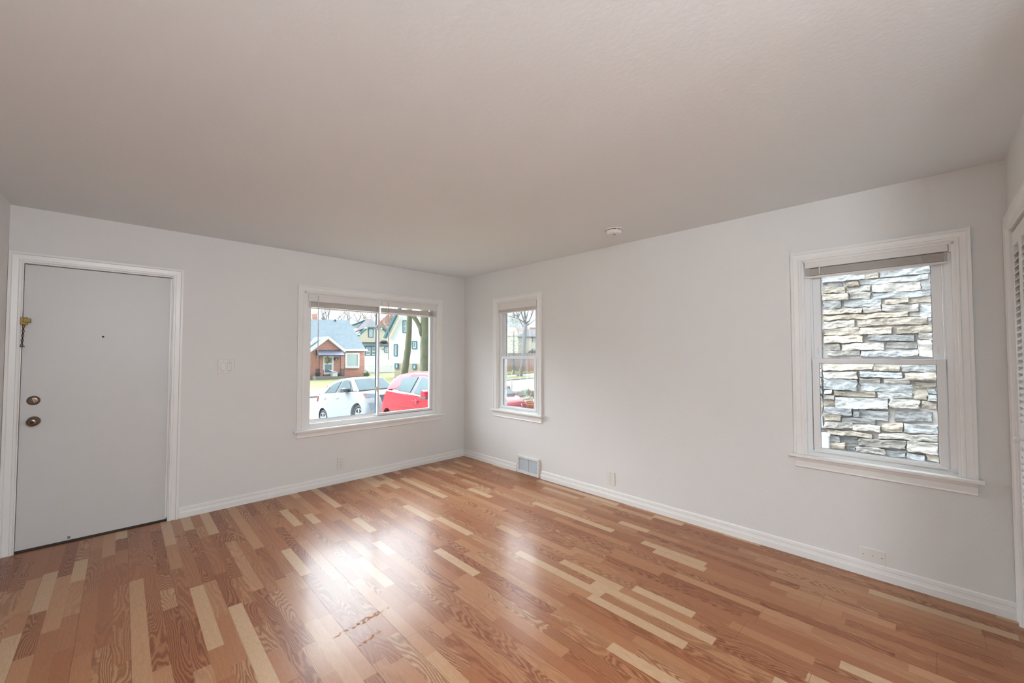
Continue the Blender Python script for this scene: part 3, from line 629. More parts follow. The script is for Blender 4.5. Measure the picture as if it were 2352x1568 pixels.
def stone_mat():
    mt = mat('ledge_stone', (.5, .5, .5), .9, bump=1.0, bscale=9, spec=.15, stretch=(1, 1, 2.5)); nt = mt.node_tree; b = nt.nodes['Principled BSDF']; N = nt.nodes.new; L = nt.links.new
    a = N('ShaderNodeAttribute'); a.attribute_name = 'stone'; no = N('ShaderNodeTexNoise'); no.inputs['Scale'].default_value = 14; no.inputs['Detail'].default_value = 6
    tc = N('ShaderNodeTexCoord'); mp = N('ShaderNodeMapping'); mp.inputs['Scale'].default_value = (1, .6, 2); L(tc.outputs['Object'], mp.inputs[0]); L(mp.outputs[0], no.inputs['Vector'])
    mr = N('ShaderNodeMapRange'); mr.inputs['From Min'].default_value = .3; mr.inputs['From Max'].default_value = .7; mr.inputs['To Min'].default_value = .72; mr.inputs['To Max'].default_value = 1.12
    L(no.outputs['Fac'], mr.inputs['Value']); mx = N('ShaderNodeMix'); mx.data_type = 'RGBA'; mx.blend_type = 'MULTIPLY'; mx.inputs['Factor'].default_value = 1
    L(a.outputs['Color'], mx.inputs['A']); L(mr.outputs[0], mx.inputs['B']); L(mx.outputs['Result'], b.inputs['Base Color']); return mt
M['stone'] = stone_mat()
def stone_house():
    base = empty('stone_house', 'neighbouring house wall of rough pale ledge stones outside the large window', 'house', loc=(XS, -3.9, -.47))
    b = BM(); box(b, XS, XS+.25, -8, 1.7, -.6, 4.0); obj('mortar_wall', b, M['mortar'], base, world=True)
    b = BM(); lay = b.loops.layers.color.new('stone'); rnd = random.Random(5); n = Vector((1, 0, 0)); O = Vector((XS-.03, 0, 0))
    quads = []
    for txt, ox, oy, s in ((UPS, 1880, 600, 6.818), (LOS, 1880, 830, 6.532)):
        for t in txt.split(';'):
            xl, tl, bl, xr, tr, br = map(float, t.split(','))
            f = lambda x, y: plane_pt(ox+x/s, oy+y/s, O, n)
            q = [f(xl, tl), f(xr, tr), f(xr, br), f(xl, bl)]; quads.append([(p.y, p.z) for p in q])
    ym = max(p[0] for q in quads for p in q); y0 = min(p[0] for q in quads for p in q); zm = max(p[1] for q in quads for p in q); z0 = min(p[1] for q in quads for p in q)
    def fill(ya, yb, za, zb):
        z = za
        while z < zb-.05:
            h = min(rnd.uniform(.08, .17), zb-z); y = yb-rnd.random()*.1
            while y > ya+.06:
                w = min(rnd.uniform(.22, .75), y-ya); quads.append([(y, z+h), (y-w, z+h), (y-w, z+.018), (y, z+.018)]); y -= w+.015
            z += h+.005
    fill(-8, y0-.02, -.5, 3.9); fill(ym+.02, 1.65, -.5, 3.9); fill(y0-.02, ym+.02, zm+.02, 3.9); fill(y0-.02, ym+.02, -.5, z0-.02)
    for qi, q in enumerate(quads):
        (ya, za), (yb, zb), (yc_, zc), (yd, zd) = q; g_ = .011; ya += g_; yd += g_; yb -= g_; yc_ -= g_; za += g_*.8; zb += g_*.8; zc -= g_*.8; zd -= g_*.8; L_ = abs(ya-yb); nx = max(3, int(L_/(.02 if qi < 90 else .05))); nz = 5; pr = rnd.uniform(.02, .075); tl_ = rnd.uniform(-.02, .03)
        c = rnd.choice(((.58, .56, .535), (.60, .565, .52), (.565, .57, .57), (.59, .55, .50), (.60, .58, .555), (.53, .53, .525))); k = rnd.uniform(.85, 1.12); col = (c[0]*k, c[1]*k, c[2]*k, 1); sd_ = rnd.random()*50
        ex = .010/L_; tx = [0, ex]+[i/nx for i in range(1, nx) if ex*1.5 < i/nx < 1-ex*1.5]+[1-ex, 1]; hs = max(abs(za-zd), .03); ez = min(.007/hs, .15); tz = [0, ez, .16, .27, .39, .5, .61, .73, .84, 1-ez, 1] if qi < 90 else [0, ez, .3, .7, 1-ez, 1]
        g = []
        for i, t in enumerate(tx):
            row = []
            for j, s in enumerate(tz):
                y = (ya*(1-t)+yb*t)*(1-s)+(yd*(1-t)+yc_*t)*s; z = (za*(1-t)+zb*t)*(1-s)+(zd*(1-t)+zc*t)*s
                edge = i in (0, len(tx)-1) or j in (0, len(tz)-1)
                nv = noise.noise(Vector((y*6+sd_, z*12, sd_))); n2 = noise.noise(Vector((y*20+sd_, z*34, 3))); n3 = noise.noise(Vector((y*45, z*70+sd_, 7)))
                x = XS+.01 if edge else XS-(pr+nv*.03+n2*.012+n3*.006+tl_*(.5-s))
                z += noise.noise(Vector((y*8, sd_, z*2)))*.018+noise.noise(Vector((y*30, sd_, z*2)))*.006; y += noise.noise(Vector((z*20, sd_, 1)))*.014
                row.append(b.verts.new((x, y, z)))
            g.append(row)
        for i in range(len(tx)-1):
            for j in range(len(tz)-1):
                f = b.faces.new((g[i][j], g[i+1][j], g[i+1][j+1], g[i][j+1]))
                for lp in f.loops: lp[lay] = col
    obj('ledge_stones', b, M['stone'], base, world=True)
    b = BM(); box(b, XS-.3, XS+1.5, -8.2, 1.9, 4.0, 4.12); obj('eave', b, M['white'], base, world=True)
stone_house()
p = plane_pt(1900, 1010, Vector((XS-.12, 0, 0)), Vector((1, 0, 0)))
dsp = empty('downspout', 'short pale metal drain pipe at the foot of the stone wall', 'pipe', loc=(XS-.13, p.y+.02, p.z+.05))
b = BM(); tube(b, [(0, 0, .02), (0, 0, -.6), (0, -.02, -1.1)], .045, 12); obj('pipe', b, M['ventgrey'], dsp); b = BM(); lathe(b, [(.05, 0), (.055, .02), (.05, .04), (.0, .04)], (0, 0, 0), (0, 0, 1), 14); obj('pipe_collar', b, M['white'], dsp)

# ------------------------------------------------------------------ houses across the street
class House:
    def __init__(s, name, label, u, v, dep, deg=9, cat='house'):
        s.O = at(u, v, dep); s.s = Vector((math.cos(ang(deg)), math.sin(ang(deg)), 0)); s.n = Vector((-s.s.y, s.s.x, 0))
        mw = Matrix((s.s, s.n, Z)).transposed().to_4x4(); mw.translation = s.O; s.root = empty(name, label, cat, mw=mw)
    def p(s, u, v, off=0):
        """local point of a pixel on the facade plane set back by off"""
        w = plane_pt(u, v, s.O+s.n*off, s.n)-s.O; return Vector((w.dot(s.s), w.dot(s.n), w.z))
    def poly(s, name, pts, m, off=0, th=1., parent=None, **k):
        b = BM(); prism(b, [s.p(u, v, off) for u, v in pts], (0, th, 0)); return obj(name, b, m, parent or s.root, **k)
    def slab(s, name, pts, m, th=.2, parent=None):
        """pts (u,v,off)"""
        b = BM(); prism(b, [s.p(*q) for q in pts], (0, 0, -th)); return obj(name, b, m, parent or s.root)
    def bar(s, name, pts, m, w=.2, d=.25, off=0, parent=None):
        b = BM(); P_ = [s.p(u, v, off) for u, v in pts]
        for a, c in zip(P_, P_[1:]):
            t = (c-a).normalized(); nn = Vector((-t.z, 0, t.x))*w/2; prism(b, [a-nn, c-nn, c+nn, a+nn], (0, -d, 0))
        return obj(name, b, m, parent or s.root)
    def window(s, u0, v0, u1, v1, trim, pane=None, off=0, fw=.13, mid=True, name='window', w=None):
        a = s.p(u0, v0, off); c = s.p(u1, v1, off); x0, x1 = sorted((a.x, c.x)); z0, z1 = sorted((a.z, c.z)); y = a.y
        b = BM(); ring(b, x0, x1, z0, z1, fw, y-.12, y+.02); f = obj(name, b, trim, s.root)
        if w is not None:
            b = BM(); ring(b, x0+fw, x1-fw, z0+fw, z1-fw, w, y-.08, y+.02)
            if mid: box(b, x0+fw, x1-fw, y-.08, y+.02, (z0+z1)/2-w/2, (z0+z1)/2+w/2)
            obj('sash', b, M['white'], f)
        b = BM(); box(b, x0+fw*.5, x1-fw*.5, y-.03, y+.01, z0+fw*.5, z1-fw*.5); obj('pane', b, pane or M['paneh'], f); return f
def c3(x, y): return (705+x/9.227, 700+y/9.227)
def c4(x, y): return (800+x/9.226, 700+y/9.226)
# brick house
BH = House('brick_house', 'red brick bungalow with blue-grey roof, small porch gable and dark awning', 775, 868, 47)
L3 = lambda *q: [c3(*a) for a in q]
GB = [(-120, 1700), (-120, 960), (1222, 960), (1222, 1600)]
BH.poly('brick_wall', L3(*GB), M['brick'], 0, 6.0)
BH.slab('main_roof', [(*c3(-200, 940), -.35), (*c3(1242, 940), -.35), (*c3(885, 322), 4.2), (*c3(-400, 296), 4.2)], M['shingle'], .25)
bk = BM(); prism(bk, [BH.p(*c3(885, 322), 4.2), BH.p(*c3(-400, 296), 4.2), BH.p(*c3(-400, 296), 4.2)+Vector((0, 4.5, -4.5)), BH.p(*c3(885, 322), 4.2)+Vector((0, 4.5, -4.5))], (0, 0, -.25)); obj('rear_roof', bk, M['shingle'], BH.root)
e0 = BH.p(*c3(1222, 965), 0); bk = BM(); prism(bk, [e0, e0+Vector((0, 6, 0)), Vector((e0.x-.0, 4.3, BH.p(*c3(885, 322), 4.2).z-.2))], (-.25, 0, 0)); obj('gable_wall', bk, M['brick'], BH.root)
BH.bar('gutter', L3((765, 958), (1250, 956)), M['white'], .22, .4, -.2)
BH.poly('porch_wall', L3((-120, 1600), (-120, 1080), (425, 700), (790, 985), (790, 1560)), M['brick'], -1.2, 1.2)
pk = BH.p(*c3(425, 668), -1.5)
for q_, bk_ in (((-140, 1098), 1.7), ((800, 968), 1.5)):
    ev = BH.p(*c3(*q_), -1.5); bk = BM(); prism(bk, [ev, pk, pk+Vector((0, 4.2, 0)), ev+Vector((0, bk_, 0))], (0, 0, -.1)); obj('porch_roof', bk, M['shingle'], BH.root)
BH.bar('barge_board', L3((-140, 1110), (425, 690), (790, 985)), M['white'], .26, .3, -1.25)
BH.bar('barge_board', L3((-100, 950), (80, 830), (212, 700)), M['white'], .2, .3, -.6)
BH.bar('brick_pier', L3((305, 1080), (305, 1520)), M['brick'], .42, .12, -1.2); BH.bar('brick_pier', L3((745, 1080), (745, 1520)), M['brick'], .42, .12, -1.2)
a0, a1, a2, a3 = [BH.p(*c3(*q), o_) for q, o_ in (((190, 955), -1.25), ((715, 955), -1.25), ((800, 1060), -2.2), ((255, 1060), -2.2))]
bk = BM(); prism(bk, [a0, a1, a2, a3], (0, 0, -.06)); prism(bk, [a3, a2, a2+Vector((0, 0, -.14)), a3+Vector((0, 0, -.14))], (0, .03, 0)); prism(bk, [a0, a3, a3+Vector((0, 0, -.14)), a0+Vector((0, 0, -.55))], (.03, 0, 0)); obj('awning', bk, M['awning'], BH.root)
dd = BH.window(*c3(335, 1075), *c3(550, 1465), M['white'], off=-1.22, fw=.17, mid=False, name='storm_door', w=.04)
bk = BM(); q0 = BH.p(*c3(340, 1250), -1.34); q1 = BH.p(*c3(545, 1250), -1.34); box(bk, q0.x, q1.x, q0.y, q0.y+.1, q0.z-.07, q0.z+.07); obj('door_rail', bk, M['white'], dd)
bk = BM(); q0 = BH.p(*c3(442, 1170), -1.36); rn = random.Random(2)
for k in range(60):
    a_ = k*2*PI/60; r_ = .30+rn.uniform(-.09, .09); bmesh.ops.create_icosphere(bk, subdivisions=1, radius=.055, matrix=Matrix.Translation((q0.x+r_*math.cos(a_), q0.y, q0.z+r_*math.sin(a_))))
M['wreath'] = mat('gold_wreath', (.38, .34, .18), .8, var=.4, vscale=30); obj('wreath', bk, M['wreath'], dd)
BH.poly('mailbox', L3((570, 1120), (665, 1120), (665, 1170), (570, 1170)), M['iron'], -1.4, .2)
BH.poly('house_number', L3((610, 1140), (642, 1140), (642, 1158), (610, 1158)), M['white'], -1.42, .02)
BH.window(*c3(802, 1015), *c3(1100, 1332), M['white'], M['panel'], fw=.22, mid=False)
BH.poly('stone_sill', L3((800, 1332), (1108, 1332), (1108, 1348), (800, 1348)), M['basestone'], -.2, .3)
BH.poly('porch_floor', L3((178, 1512), (800, 1512), (800, 1640), (178, 1640)), M['concrete'], -2.2, 1.0)
for x0, x1 in ((190, 268), (700, 792)):
    bk = BM(); A_ = BH.p(*c3(x0, 1360), -2.1); B_ = BH.p(*c3(x1, 1518), -2.1)
    for z_ in (A_.z, B_.z+.12): tube(bk, [(A_.x, A_.y, z_), (B_.x, A_.y, z_)], .03, 5)
    for k in range(9): x_ = A_.x+(B_.x-A_.x)*k/8; tube(bk, [(x_, A_.y, B_.z), (x_, A_.y, A_.z)], .018, 4)
    obj('railing', bk, M['iron'], BH.root)
bk = BM(); A_ = BH.p(*c3(355, 1375), -2.15); B_ = BH.p(*c3(355, 1530), -2.15); tube(bk, [A_, B_], .03, 5); obj('handrail_post', bk, M['iron'], BH.root)
BH.poly('chimney', L3((112, 190), (225, 190), (225, 330), (112, 330)), M['brick'], 4.6, 1.0)
BH.poly('chimney_pot', L3((140, 135), (205, 135), (205, 190), (140, 190)), M['cream'], 4.8, .5)
bk = BM(); q0 = BH.p(*c3(595, 332), 4.0); tube(bk, [q0-Vector((0, 0, .1)), q0+Vector((0, 0, .12))], .12, 8); obj('roof_vent', bk, M['iron'], BH.root)
q0 = BH.O+BH.s*BH.p(*c3(570, 1500), -1.9).x+BH.n*(-1.9); q0.z = BH.O.z+BH.p(*c3(570, 1512), -1.9).z
bb = empty('porch_bench', 'small white box seat with slanted top on the brick house porch', 'bench', loc=q0, rot=(0, 0, ang(9)))
obj('box', bbox(-.25, .30, -.25, .25, 0, .42, .02), M['white'], bb); bk = BM(); prism(bk, [(-.55, -.3, .62), (.28, -.3, .42), (.28, .3, .48), (-.45, .3, .72)], (0, 0, .05)); obj('lid', bk, M['white'], bb)
for x_ in (228, 680):
    q0 = BH.O+BH.s*BH.p(*c3(x_, 1500), -1.95).x+BH.n*(-1.95); q0.z = BH.O.z+BH.p(*c3(x_, 1516), -1.95).z
    pt = empty('planter', 'dark planter at the left railing of the brick porch' if x_ < 300 else 'dark planter at the right railing of the brick porch', 'planter', loc=q0)
    bk = BM(); lathe(bk, [(.2, 0), (.27, .3), (.30, .30), (.30, .36), (.24, .36), (.0, .32)], (0, 0, 0), (0, 0, 1), 16); obj('pot', bk, M['iron'], pt)
# cream house with teal trim
CH = House('cream_house', 'cream gabled house with teal trim between the brick and white houses', 855, 860, 68)
L4 = lambda *q: [c4(*a) for a in q]
CH.poly('upper_wall', L4((150, 800), (205, 650), (385, 488), (695, 488), (835, 610), (870, 800)), M['cream'], 0, 5)
CH.slab('main_roof', [(*c4(150, 560), -.3), (*c4(378, 478), -.3), (*c4(700, 478), -.3), (*c4(480, 285), 4.5), (*c4(380, 300), 4.5)], M['greyroof'], .2)
CH.slab('main_roof', [(*c4(90, 700), .2), (*c4(200, 645), -.3), (*c4(378, 478), -.3), (*c4(378, 300), 4.6), (*c4(150, 520), 4.0)], M['greyroof'], .2)
CH.bar('barge_board', L4((195, 650), (375, 484), (705, 484), (835, 605)), M['teal'], .28, .4, -.2)
CH.poly('rear_gable', L4((40, 620), (85, 440), (380, 318), (395, 620)), M['white'], 4.9, .5)
CH.bar('rear_barge_board', L4((70, 432), (385, 312)), M['teal'], .34, .4, 4.8)
for x_, y_ in ((235, 625), (388, 487), (703, 497)):
    bk = BM(); q0 = CH.p(*c4(x_, y_), -.7); box(bk, q0.x-.12, q0.x+.12, q0.y-.05, q0.y+.1, q0.z-.12, q0.z+.12); obj('bracket_end', bk, M['white'], CH.root)
CH.window(*c4(420, 500), *c4(525, 693), M['teal'], M['panel'], fw=.14, w=.10)
CH.slab('porch_roof', [(*c4(300, 862), -2.0), (*c4(850, 862), -2.0), (*c4(850, 790), -.1), (*c4(270, 790), -.1)], M['greyroof'], .15)
CH.poly('porch_gable', L4((735, 790), (800, 750), (850, 800)), M['greyroof'], -1.0, 1.0)
CH.bar('porch_fascia', L4((318, 865), (860, 865)), M['teal'], .22, .2, -1.95)
CH.poly('porch_wall', L4((320, 880), (870, 880), (870, 1560), (320, 1560)), M['white'], -1.6, 2)
for x0, x1 in ((352, 482), (474, 600)): CH.window(*c4(x0, 880), *c4(x1, 1078), M['teal'], fw=.16, off=-1.6, w=.09)
CH.window(*c4(762, 885), *c4(850, 1010), M['teal'], fw=.12, off=-1.6, w=.1)
bk = BM(); q0 = CH.p(*c4(668, 1065), -2.4); q1 = CH.p(*c4(830, 1130), -2.4)
tube(bk, [q0, (q1.x, q0.y, q0.z)], .04, 5)
for k in range(6): tube(bk, [(q0.x+(q1.x-q0.x)*k/5, q0.y, q0.z), (q0.x+(q1.x-q0.x)*k/5, q0.y, q1.z)], .03, 4)
obj('porch_railing', bk, M['ventgrey'], CH.root)
bk = BM(); q0 = CH.p(*c4(730, 925), -1.75); tube(bk, [q0, q0+Vector((.05, -.1, -.25))], [.06, .09], 6); obj('porch_lantern', bk, M['iron'], CH.root)
CH.poly('chimney', L4((317, 245), (388, 245), (388, 330), (317, 330)), M['farpink'], 5.5, .8)
# white garage / fence in front
GA = House('garage', 'long white garage wall between the brick house and the white house', 870, 863, 59, cat='garage')
GA.poly('wall', L4((335, 1080), (980, 1080), (980, 1600), (335, 1600)), M['white'], 0, 1)
for y_ in (1150, 1290, 1420): GA.bar('siding_seam', L4((350, y_), (975, y_)), M['ventgrey'], .03, .03)
GA.poly('house_number', L4((905, 1295), (940, 1295), (940, 1315), (905, 1315)), M['ventgrey'], -.06, .05)
# white house with teal trim and stone basement
WH = House('white_house', 'tall white house with steep teal-trimmed gable behind the two tree trunks', 894, 862, 47, deg=-58)
WH.poly('siding_wall', L4((868, 1240), (868, 660), (1160, 40), (1380, -300), (2000, 700), (2000, 1240)), M['white'], 0, 8)
WH.poly('stone_basement', L4((978, 1235), (2000, 1235), (2000, 1560), (978, 1560)), M['basestone'], .0, 7)
WH.bar('barge_board', L4((800, 705), (1045, 215), (1200, -100)), M['teal'], .22, .5, -.2)
WH.bar('soffit', L4((850, 690), (1075, 225)), M['cream'], .16, .3, -.05)
WH.window(*c4(1158, 328), *c4(1250, 590), M['teal'], fw=.13, w=.07); WH.window(*c4(972, 828), *c4(1046, 1085), M['teal'], M['panel'], fw=.12, w=.06)
WH.window(*c4(1355, 765), *c4(1460, 937), M['teal'], fw=.13, w=.08, mid=False)
WH.window(*c4(990, 1235), *c4(1066, 1346), M['teal'], M['panel'], fw=.12, w=.06, off=-.03, name='basement_window'); WH.window(*c4(1365, 1250), *c4(1442, 1362), M['teal'], M['panel'], fw=.12, w=.06, off=-.03, name='basement_window')
# far roofs and reddish brick behind
FH = House('far_house', 'distant pinkish brick house behind the bare branches', 890, 860, 96)
FH.poly('wall', [(868, 900), (868, 742), (890, 722), (912, 742), (912, 900)], M['farpink'], 0, 6)
FH.poly('chimney', [(895, 735), (904, 735), (904, 716), (895, 716)], M['farpink'], 0, 1)

# ------------------------------------------------------------------ trees
def branch(bm, p, d, L_, r, depth, rnd, spread=.55, seg=5, up=.12):
    pts = [p]; rr = [r]; n = 4
    for i in range(n):
        d = (d+Vector((rnd.uniform(-1, 1), rnd.uniform(-1, 1), rnd.uniform(-.6, 1)))*.13+Z*up*.3).normalized(); p = p+d*L_/n; pts.append(p); rr.append(r*(1-.45*(i+1)/n))
    tube(bm, pts, rr, seg if depth > 1 else 3, cap=False)
    if depth <= 0: return
    for k in range(rnd.choice((2, 3, 3))):
        i = rnd.choice((2, 3, 4, 4)); a = Vector((rnd.uniform(-1, 1), rnd.uniform(-1, 1), rnd.uniform(-.3, .7)))
        branch(bm, pts[i], (d+a.normalized()*spread*1.5).normalized(), L_*rnd.uniform(.6, .82), rr[i]*.66, depth-1, rnd, spread, seg, up)
def bare_tree(label, base, h, r, m, seed, depth=5, lean=(0, 0), name='bare_tree', n0=4):
    rnd = random.Random(seed); root = empty(name, label, 'tree', loc=base); top = Vector((lean[0], lean[1], h*.34))
    b = BM(); tube(b, [(0, 0, -.3), (0, 0, .1), top*.5, top], [r*1.35, r*1.1, r, r*.85], 8); obj('trunk', b, m, root)
    b = BM()
    for k in range(n0): a = k*2*PI/n0+rnd.random(); branch(b, top-Vector((0, 0, .1*k)), Vector((math.cos(a)*.6, math.sin(a)*.6, 1)).normalized(), h*.24, r*.55, depth, rnd)
    obj('branches', b, m, root); return root
for k, (u, dep, h, lab, mt_, sd_) in enumerate(((722, 68, 15, 'bare tree rising behind the chimney of the brick house', 'twig', 1), (760, 72, 17, 'bare tree above the middle of the blue-grey roof', 'twig', 2), (806, 88, 20, 'bare tree above the right end of the blue-grey roof', 'twig', 3),
        (838, 90, 20, 'bare tree between the brick roof and the cream house chimney', 'twig', 4), (884, 92, 19, 'reddish bare tree behind the window mullion beside the white house', 'redtwig', 5), (902, 90, 19, 'reddish bare tree touching the steep teal gable', 'redtwig', 6))):
    p = at(u, 860, dep); p.z = GZ+.1; bare_tree(lab, p, h, .32, M[mt_], sd_)
# two big mossy trunks on the verge
def trunk_tree(label, pix, dep, seed, limbs):
    P_ = [at(u, v, dep) for u, v, w in pix]; R_ = [w/FPX*dep/2 for u, v, w in pix]
    root = empty('mossy_tree', label, 'tree', loc=(P_[0].x, P_[0].y, GZ+.1)); b = BM()
    pts = []; rs = []
    for i in range(len(P_)-1):
        for k in range(4): t = k/4; pts.append(P_[i].lerp(P_[i+1], t)); rs.append((R_[i]*(1-t)+R_[i+1]*t)*(1+.04*math.sin(i*4+k*2.1)))
    pts.append(P_[-1]); rs.append(R_[-1]); tube(b, pts, rs, 14); o_ = obj('trunk', b, M['bark'], root, world=True, smooth=True)
    for lp in limbs:
        b = BM(); tube(b, [at(u, v, dep-.15) for u, v, w in lp], [w/FPX*dep/2 for u, v, w in lp], 12); obj('limb', b, M['bark'], root, world=True, smooth=True)
    rnd = random.Random(seed); b = BM()
    for k in range(4): a = k*2*PI/4; branch(b, P_[-1], Vector((math.cos(a)*.7, math.sin(a)*.7, 1)).normalized(), 3.0, R_[-1]*.5, 4, rnd)
    obj('crown_branches', b, M['bark'], root, world=True)
trunk_tree('leaning mossy tree trunk in front of the white house', [(921, 899, 24), (927, 865, 17), (932, 835, 15.5), (937, 800, 14.5), (939.5, 760, 13), (940.5, 725, 12), (941, 660, 12), (944, 520, 9)], 33, 11, [])
trunk_tree('thick mossy tree trunk with a crossing limb beside the picture window edge', [(977, 897, 26), (976, 865, 22), (976, 830, 22), (976.5, 780, 22), (977, 730, 22), (977, 660, 22), (978, 520, 16)], 31, 12, [[(969, 770, 10), (965, 753, 10), (958, 738, 10), (948, 724, 11), (938, 706, 10)]])
# tree, evergreen and house seen through the narrow window
def c5(x, y): return (1140+x/11.2, 690+y/11.2)
def c6(x, y): return (1140+x/11.2, 810+y/11.2)
DT = 50
root = empty('street_tree', 'bare grey tree with forked limbs seen through the narrow window', 'tree', loc=at(1194, 866, DT))
b = BM(); K = [(*c6(600, 610), 17), (*c6(620, 540), 11), (*c6(640, 450), 9.5), (*c6(670, 300), 8.5), (*c6(690, 150), 8), (*c5(710, 1300), 8), (*c5(720, 1000), 8.5), (*c5(735, 800), 9), (*c5(745, 600), 11)]
tube(b, [at(u, v, DT) for u, v, w in K], [w/FPX*DT/2 for u, v, w in K], 10); obj('trunk', b, M['twig'], root, world=True, smooth=True)
b = BM()
for lp in ([(745, 620, 5), (690, 450, 3.6), (640, 300, 3), (560, 200, 2.5), (420, 60, 2)], [(745, 600, 6), (740, 420, 5), (720, 250, 5), (715, 0, 4)], [(750, 600, 5), (850, 520, 3), (900, 400, 2.6), (950, 250, 2)], [(760, 650, 4), (870, 590, 2), (960, 520, 1.6), (1040, 470, 1.4)],
           [(700, 560, 3), (600, 480, 2.2), (450, 440, 1.6), (290, 390, 1.2)], [(690, 680, 3), (620, 540, 2.5), (560, 420, 2), (420, 320, 1.4)], [(760, 500, 3), (800, 350, 2.5), (830, 200, 2), (840, 0, 1.6)]):
    tube(b, [at(*c5(x, y), DT) for x, y, w in lp], [w/FPX*DT/2 for x, y, w in lp], 6)
rnd = random.Random(9)
for k in range(26):
    x, y = rnd.choice(((720, 250), (950, 300), (560, 220), (450, 430), (830, 200), (900, 420), (640, 300), (560, 430), (870, 590)))
    branch(b, at(*c5(x+rnd.uniform(-20, 20), y+rnd.uniform(-30, 30)), DT), Vector((rnd.uniform(-.7, .7), rnd.uniform(-.7, .7), 1)).normalized(), 1.5, .05, 2, rnd)
obj('limbs', b, M['twig'], root, world=True)
root = empty('evergreen', 'sparse pale green evergreen left of the forked tree', 'tree', loc=at(1176, 850, 56)); b = BM(); rnd = random.Random(21)
tube(b, [at(1180, 858, 56), at(1180, 760, 56)], [.15, .06], 6); obj('trunk', b, M['twig'], root, world=True); b = BM()
for k in range(2200):
    t = rnd.random(); v = 722+t*88; u = 1181+rnd.gauss(0, 1)*(6+9*t) ; p = at(u, v, 56+rnd.uniform(-1.5, 1.5)); d = Vector((rnd.uniform(-1, 1), rnd.uniform(-1, 1), rnd.uniform(-.6, .3))).normalized(); s_ = rnd.uniform(.06, .20); n_ = d.orthogonal()*.03
    quad(b, [p, p+d*s_*.5+n_, p+d*s_, p+d*s_*.5-n_])
props(obj('needles', b, M['fir'], root, world=True, recalc=False), kind='stuff')
FH2 = House('far_cream_house', 'pale two-storey house far beyond the street at the right of the narrow window', 1220, 815, 66)
L5 = lambda *q: [c5(*a) for a in q]
FH2.poly('wall', L5((560, 1480), (560, 925), (1500, 925), (1500, 1480)), M['cream'], 0, 6)
FH2.slab('roof', [(*c5(540, 925), -.4), (*c5(1560, 925), -.4), (*c5(1500, 740), 4), (*c5(800, 740), 4)], M['greyroof'], .2)
FH2.poly('rear_storey', L5((860, 780), (860, 690), (1500, 690), (1500, 780)), M['farpink'], 4.5, 3)
FH2.window(*c5(925, 930), *c5(990, 1075), M['paneh'], fw=.05, w=.08); FH2.window(*c5(925, 1240), *c5(990, 1300), M['paneh'], fw=.05, w=.08, mid=False)
FH3 = House('far_white_house', 'pale house far left behind the evergreen', 1172, 812, 72)
FH3.poly('wall', L5((150, 1400), (150, 900), (520, 900), (520, 1400)), M['white'], 0, 6); FH3.slab('roof', [(*c5(140, 905), -.3), (*c5(560, 905), -.3), (*c5(500, 700), 5), (*c5(220, 700), 5)], M['farpink'], .2)
GS = House('green_shed', 'small pale green shed with grey gable beyond the street', 1219, 830, 66, cat='shed')
GS.poly('wall', L5((815, 1620), (815, 1350), (875, 1310), (950, 1350), (950, 1620)), M['green'], 0, 3); GS.bar('roof', L5((800, 1345), (875, 1305), (1010, 1362)), M['greyroof'], .25, 1.0)
GS.poly('side_wall', L5((950, 1350), (1100, 1365), (1100, 1620), (950, 1620)), M['ventgrey'], .3, 3)
GF = House('brick_garden_wall', 'low brownish brick wall running behind the far sidewalk', 1180, 850, 56, cat='wall')
GF.poly('wall', [(1120, 848.5), (1120, 812), (1245, 812), (1245, 852)], M['farpink'], 0, .3)
GF.poly('lower_course', [(1120, 849), (1120, 836), (1245, 836), (1245, 853)], M['brick'], -.15, .15); GF.poly('coping', [(1120, 812), (1120, 810.5), (1245, 810.5), (1245, 812)], M['concrete'], -.1, .5)
q0 = at(*c6(455, 440), 47); r_ = empty('covered_stand', 'dark blue covered object on a thin bent stand by the far street', 'stand', loc=(at(*c6(385, 600), 47)))
b = BM(); prism(b, [at(*c6(x, y), 47) for x, y in ((400, 280), (440, 265), (480, 290), (485, 370), (500, 435), (430, 440), (425, 330))], (.25, .3, 0)); obj('cover', b, M['blue'], r_, world=True)
b = BM(); tube(b, [at(*c6(x, y), 47.2) for x, y in ((440, 435), (410, 490), (395, 560), (375, 600))], .05, 6); obj('stand', b, M['ventgrey'], r_, world=True)
# things right of the driveway
def ground_at(u, v):
    for k in range(60, 260):
        p = at(u, v, k/10)
        g = -.47 if p.y < 2 else None
        for (y0, z0), (y1, z1) in zip(DP, DP[1:]):
            if y0 <= p.y <= y1: g = z0+(z1-z0)*(p.y-y0)/(y1-y0)
        if p.y > 13.2: g = GZ
        if g is not None and p.z <= g+.03: return Vector((p.x, p.y, g+.03))
    return at(u, v, 10)
rnd = random.Random(31); b = BM()
for k in range(3500):
    u = rnd.uniform(1176, 1236); v = rnd.uniform(899, 938); p = ground_at(u, v)
    if p.x < dr(p.y)+.05 or p.y < 1.8: continue
    p.z += rnd.random()*.10*max(0, 1-abs(u-1212)/22); d = Vector((rnd.uniform(-1, 1), rnd.uniform(-1, 1), rnd.uniform(-.3, .7))).normalized(); n_ = d.orthogonal().normalized()*.013; s_ = .045
    quad(b, [p, p+d*s_*.5+n_, p+d*s_, p+d*s_*.5-n_])
props(obj('leaf_litter', b, M['leaf'], recalc=False), 'dry tan leaves piled right of the driveway', 'leaves', kind='stuff')
p = ground_at(1217, 941); r_ = empty('terracotta_planter', 'tilted terracotta planter at the bottom right of the narrow window', 'planter', loc=p, rot=(.28, -.2, 0))
sc_ = (p-CAM).dot(FW)/FPX
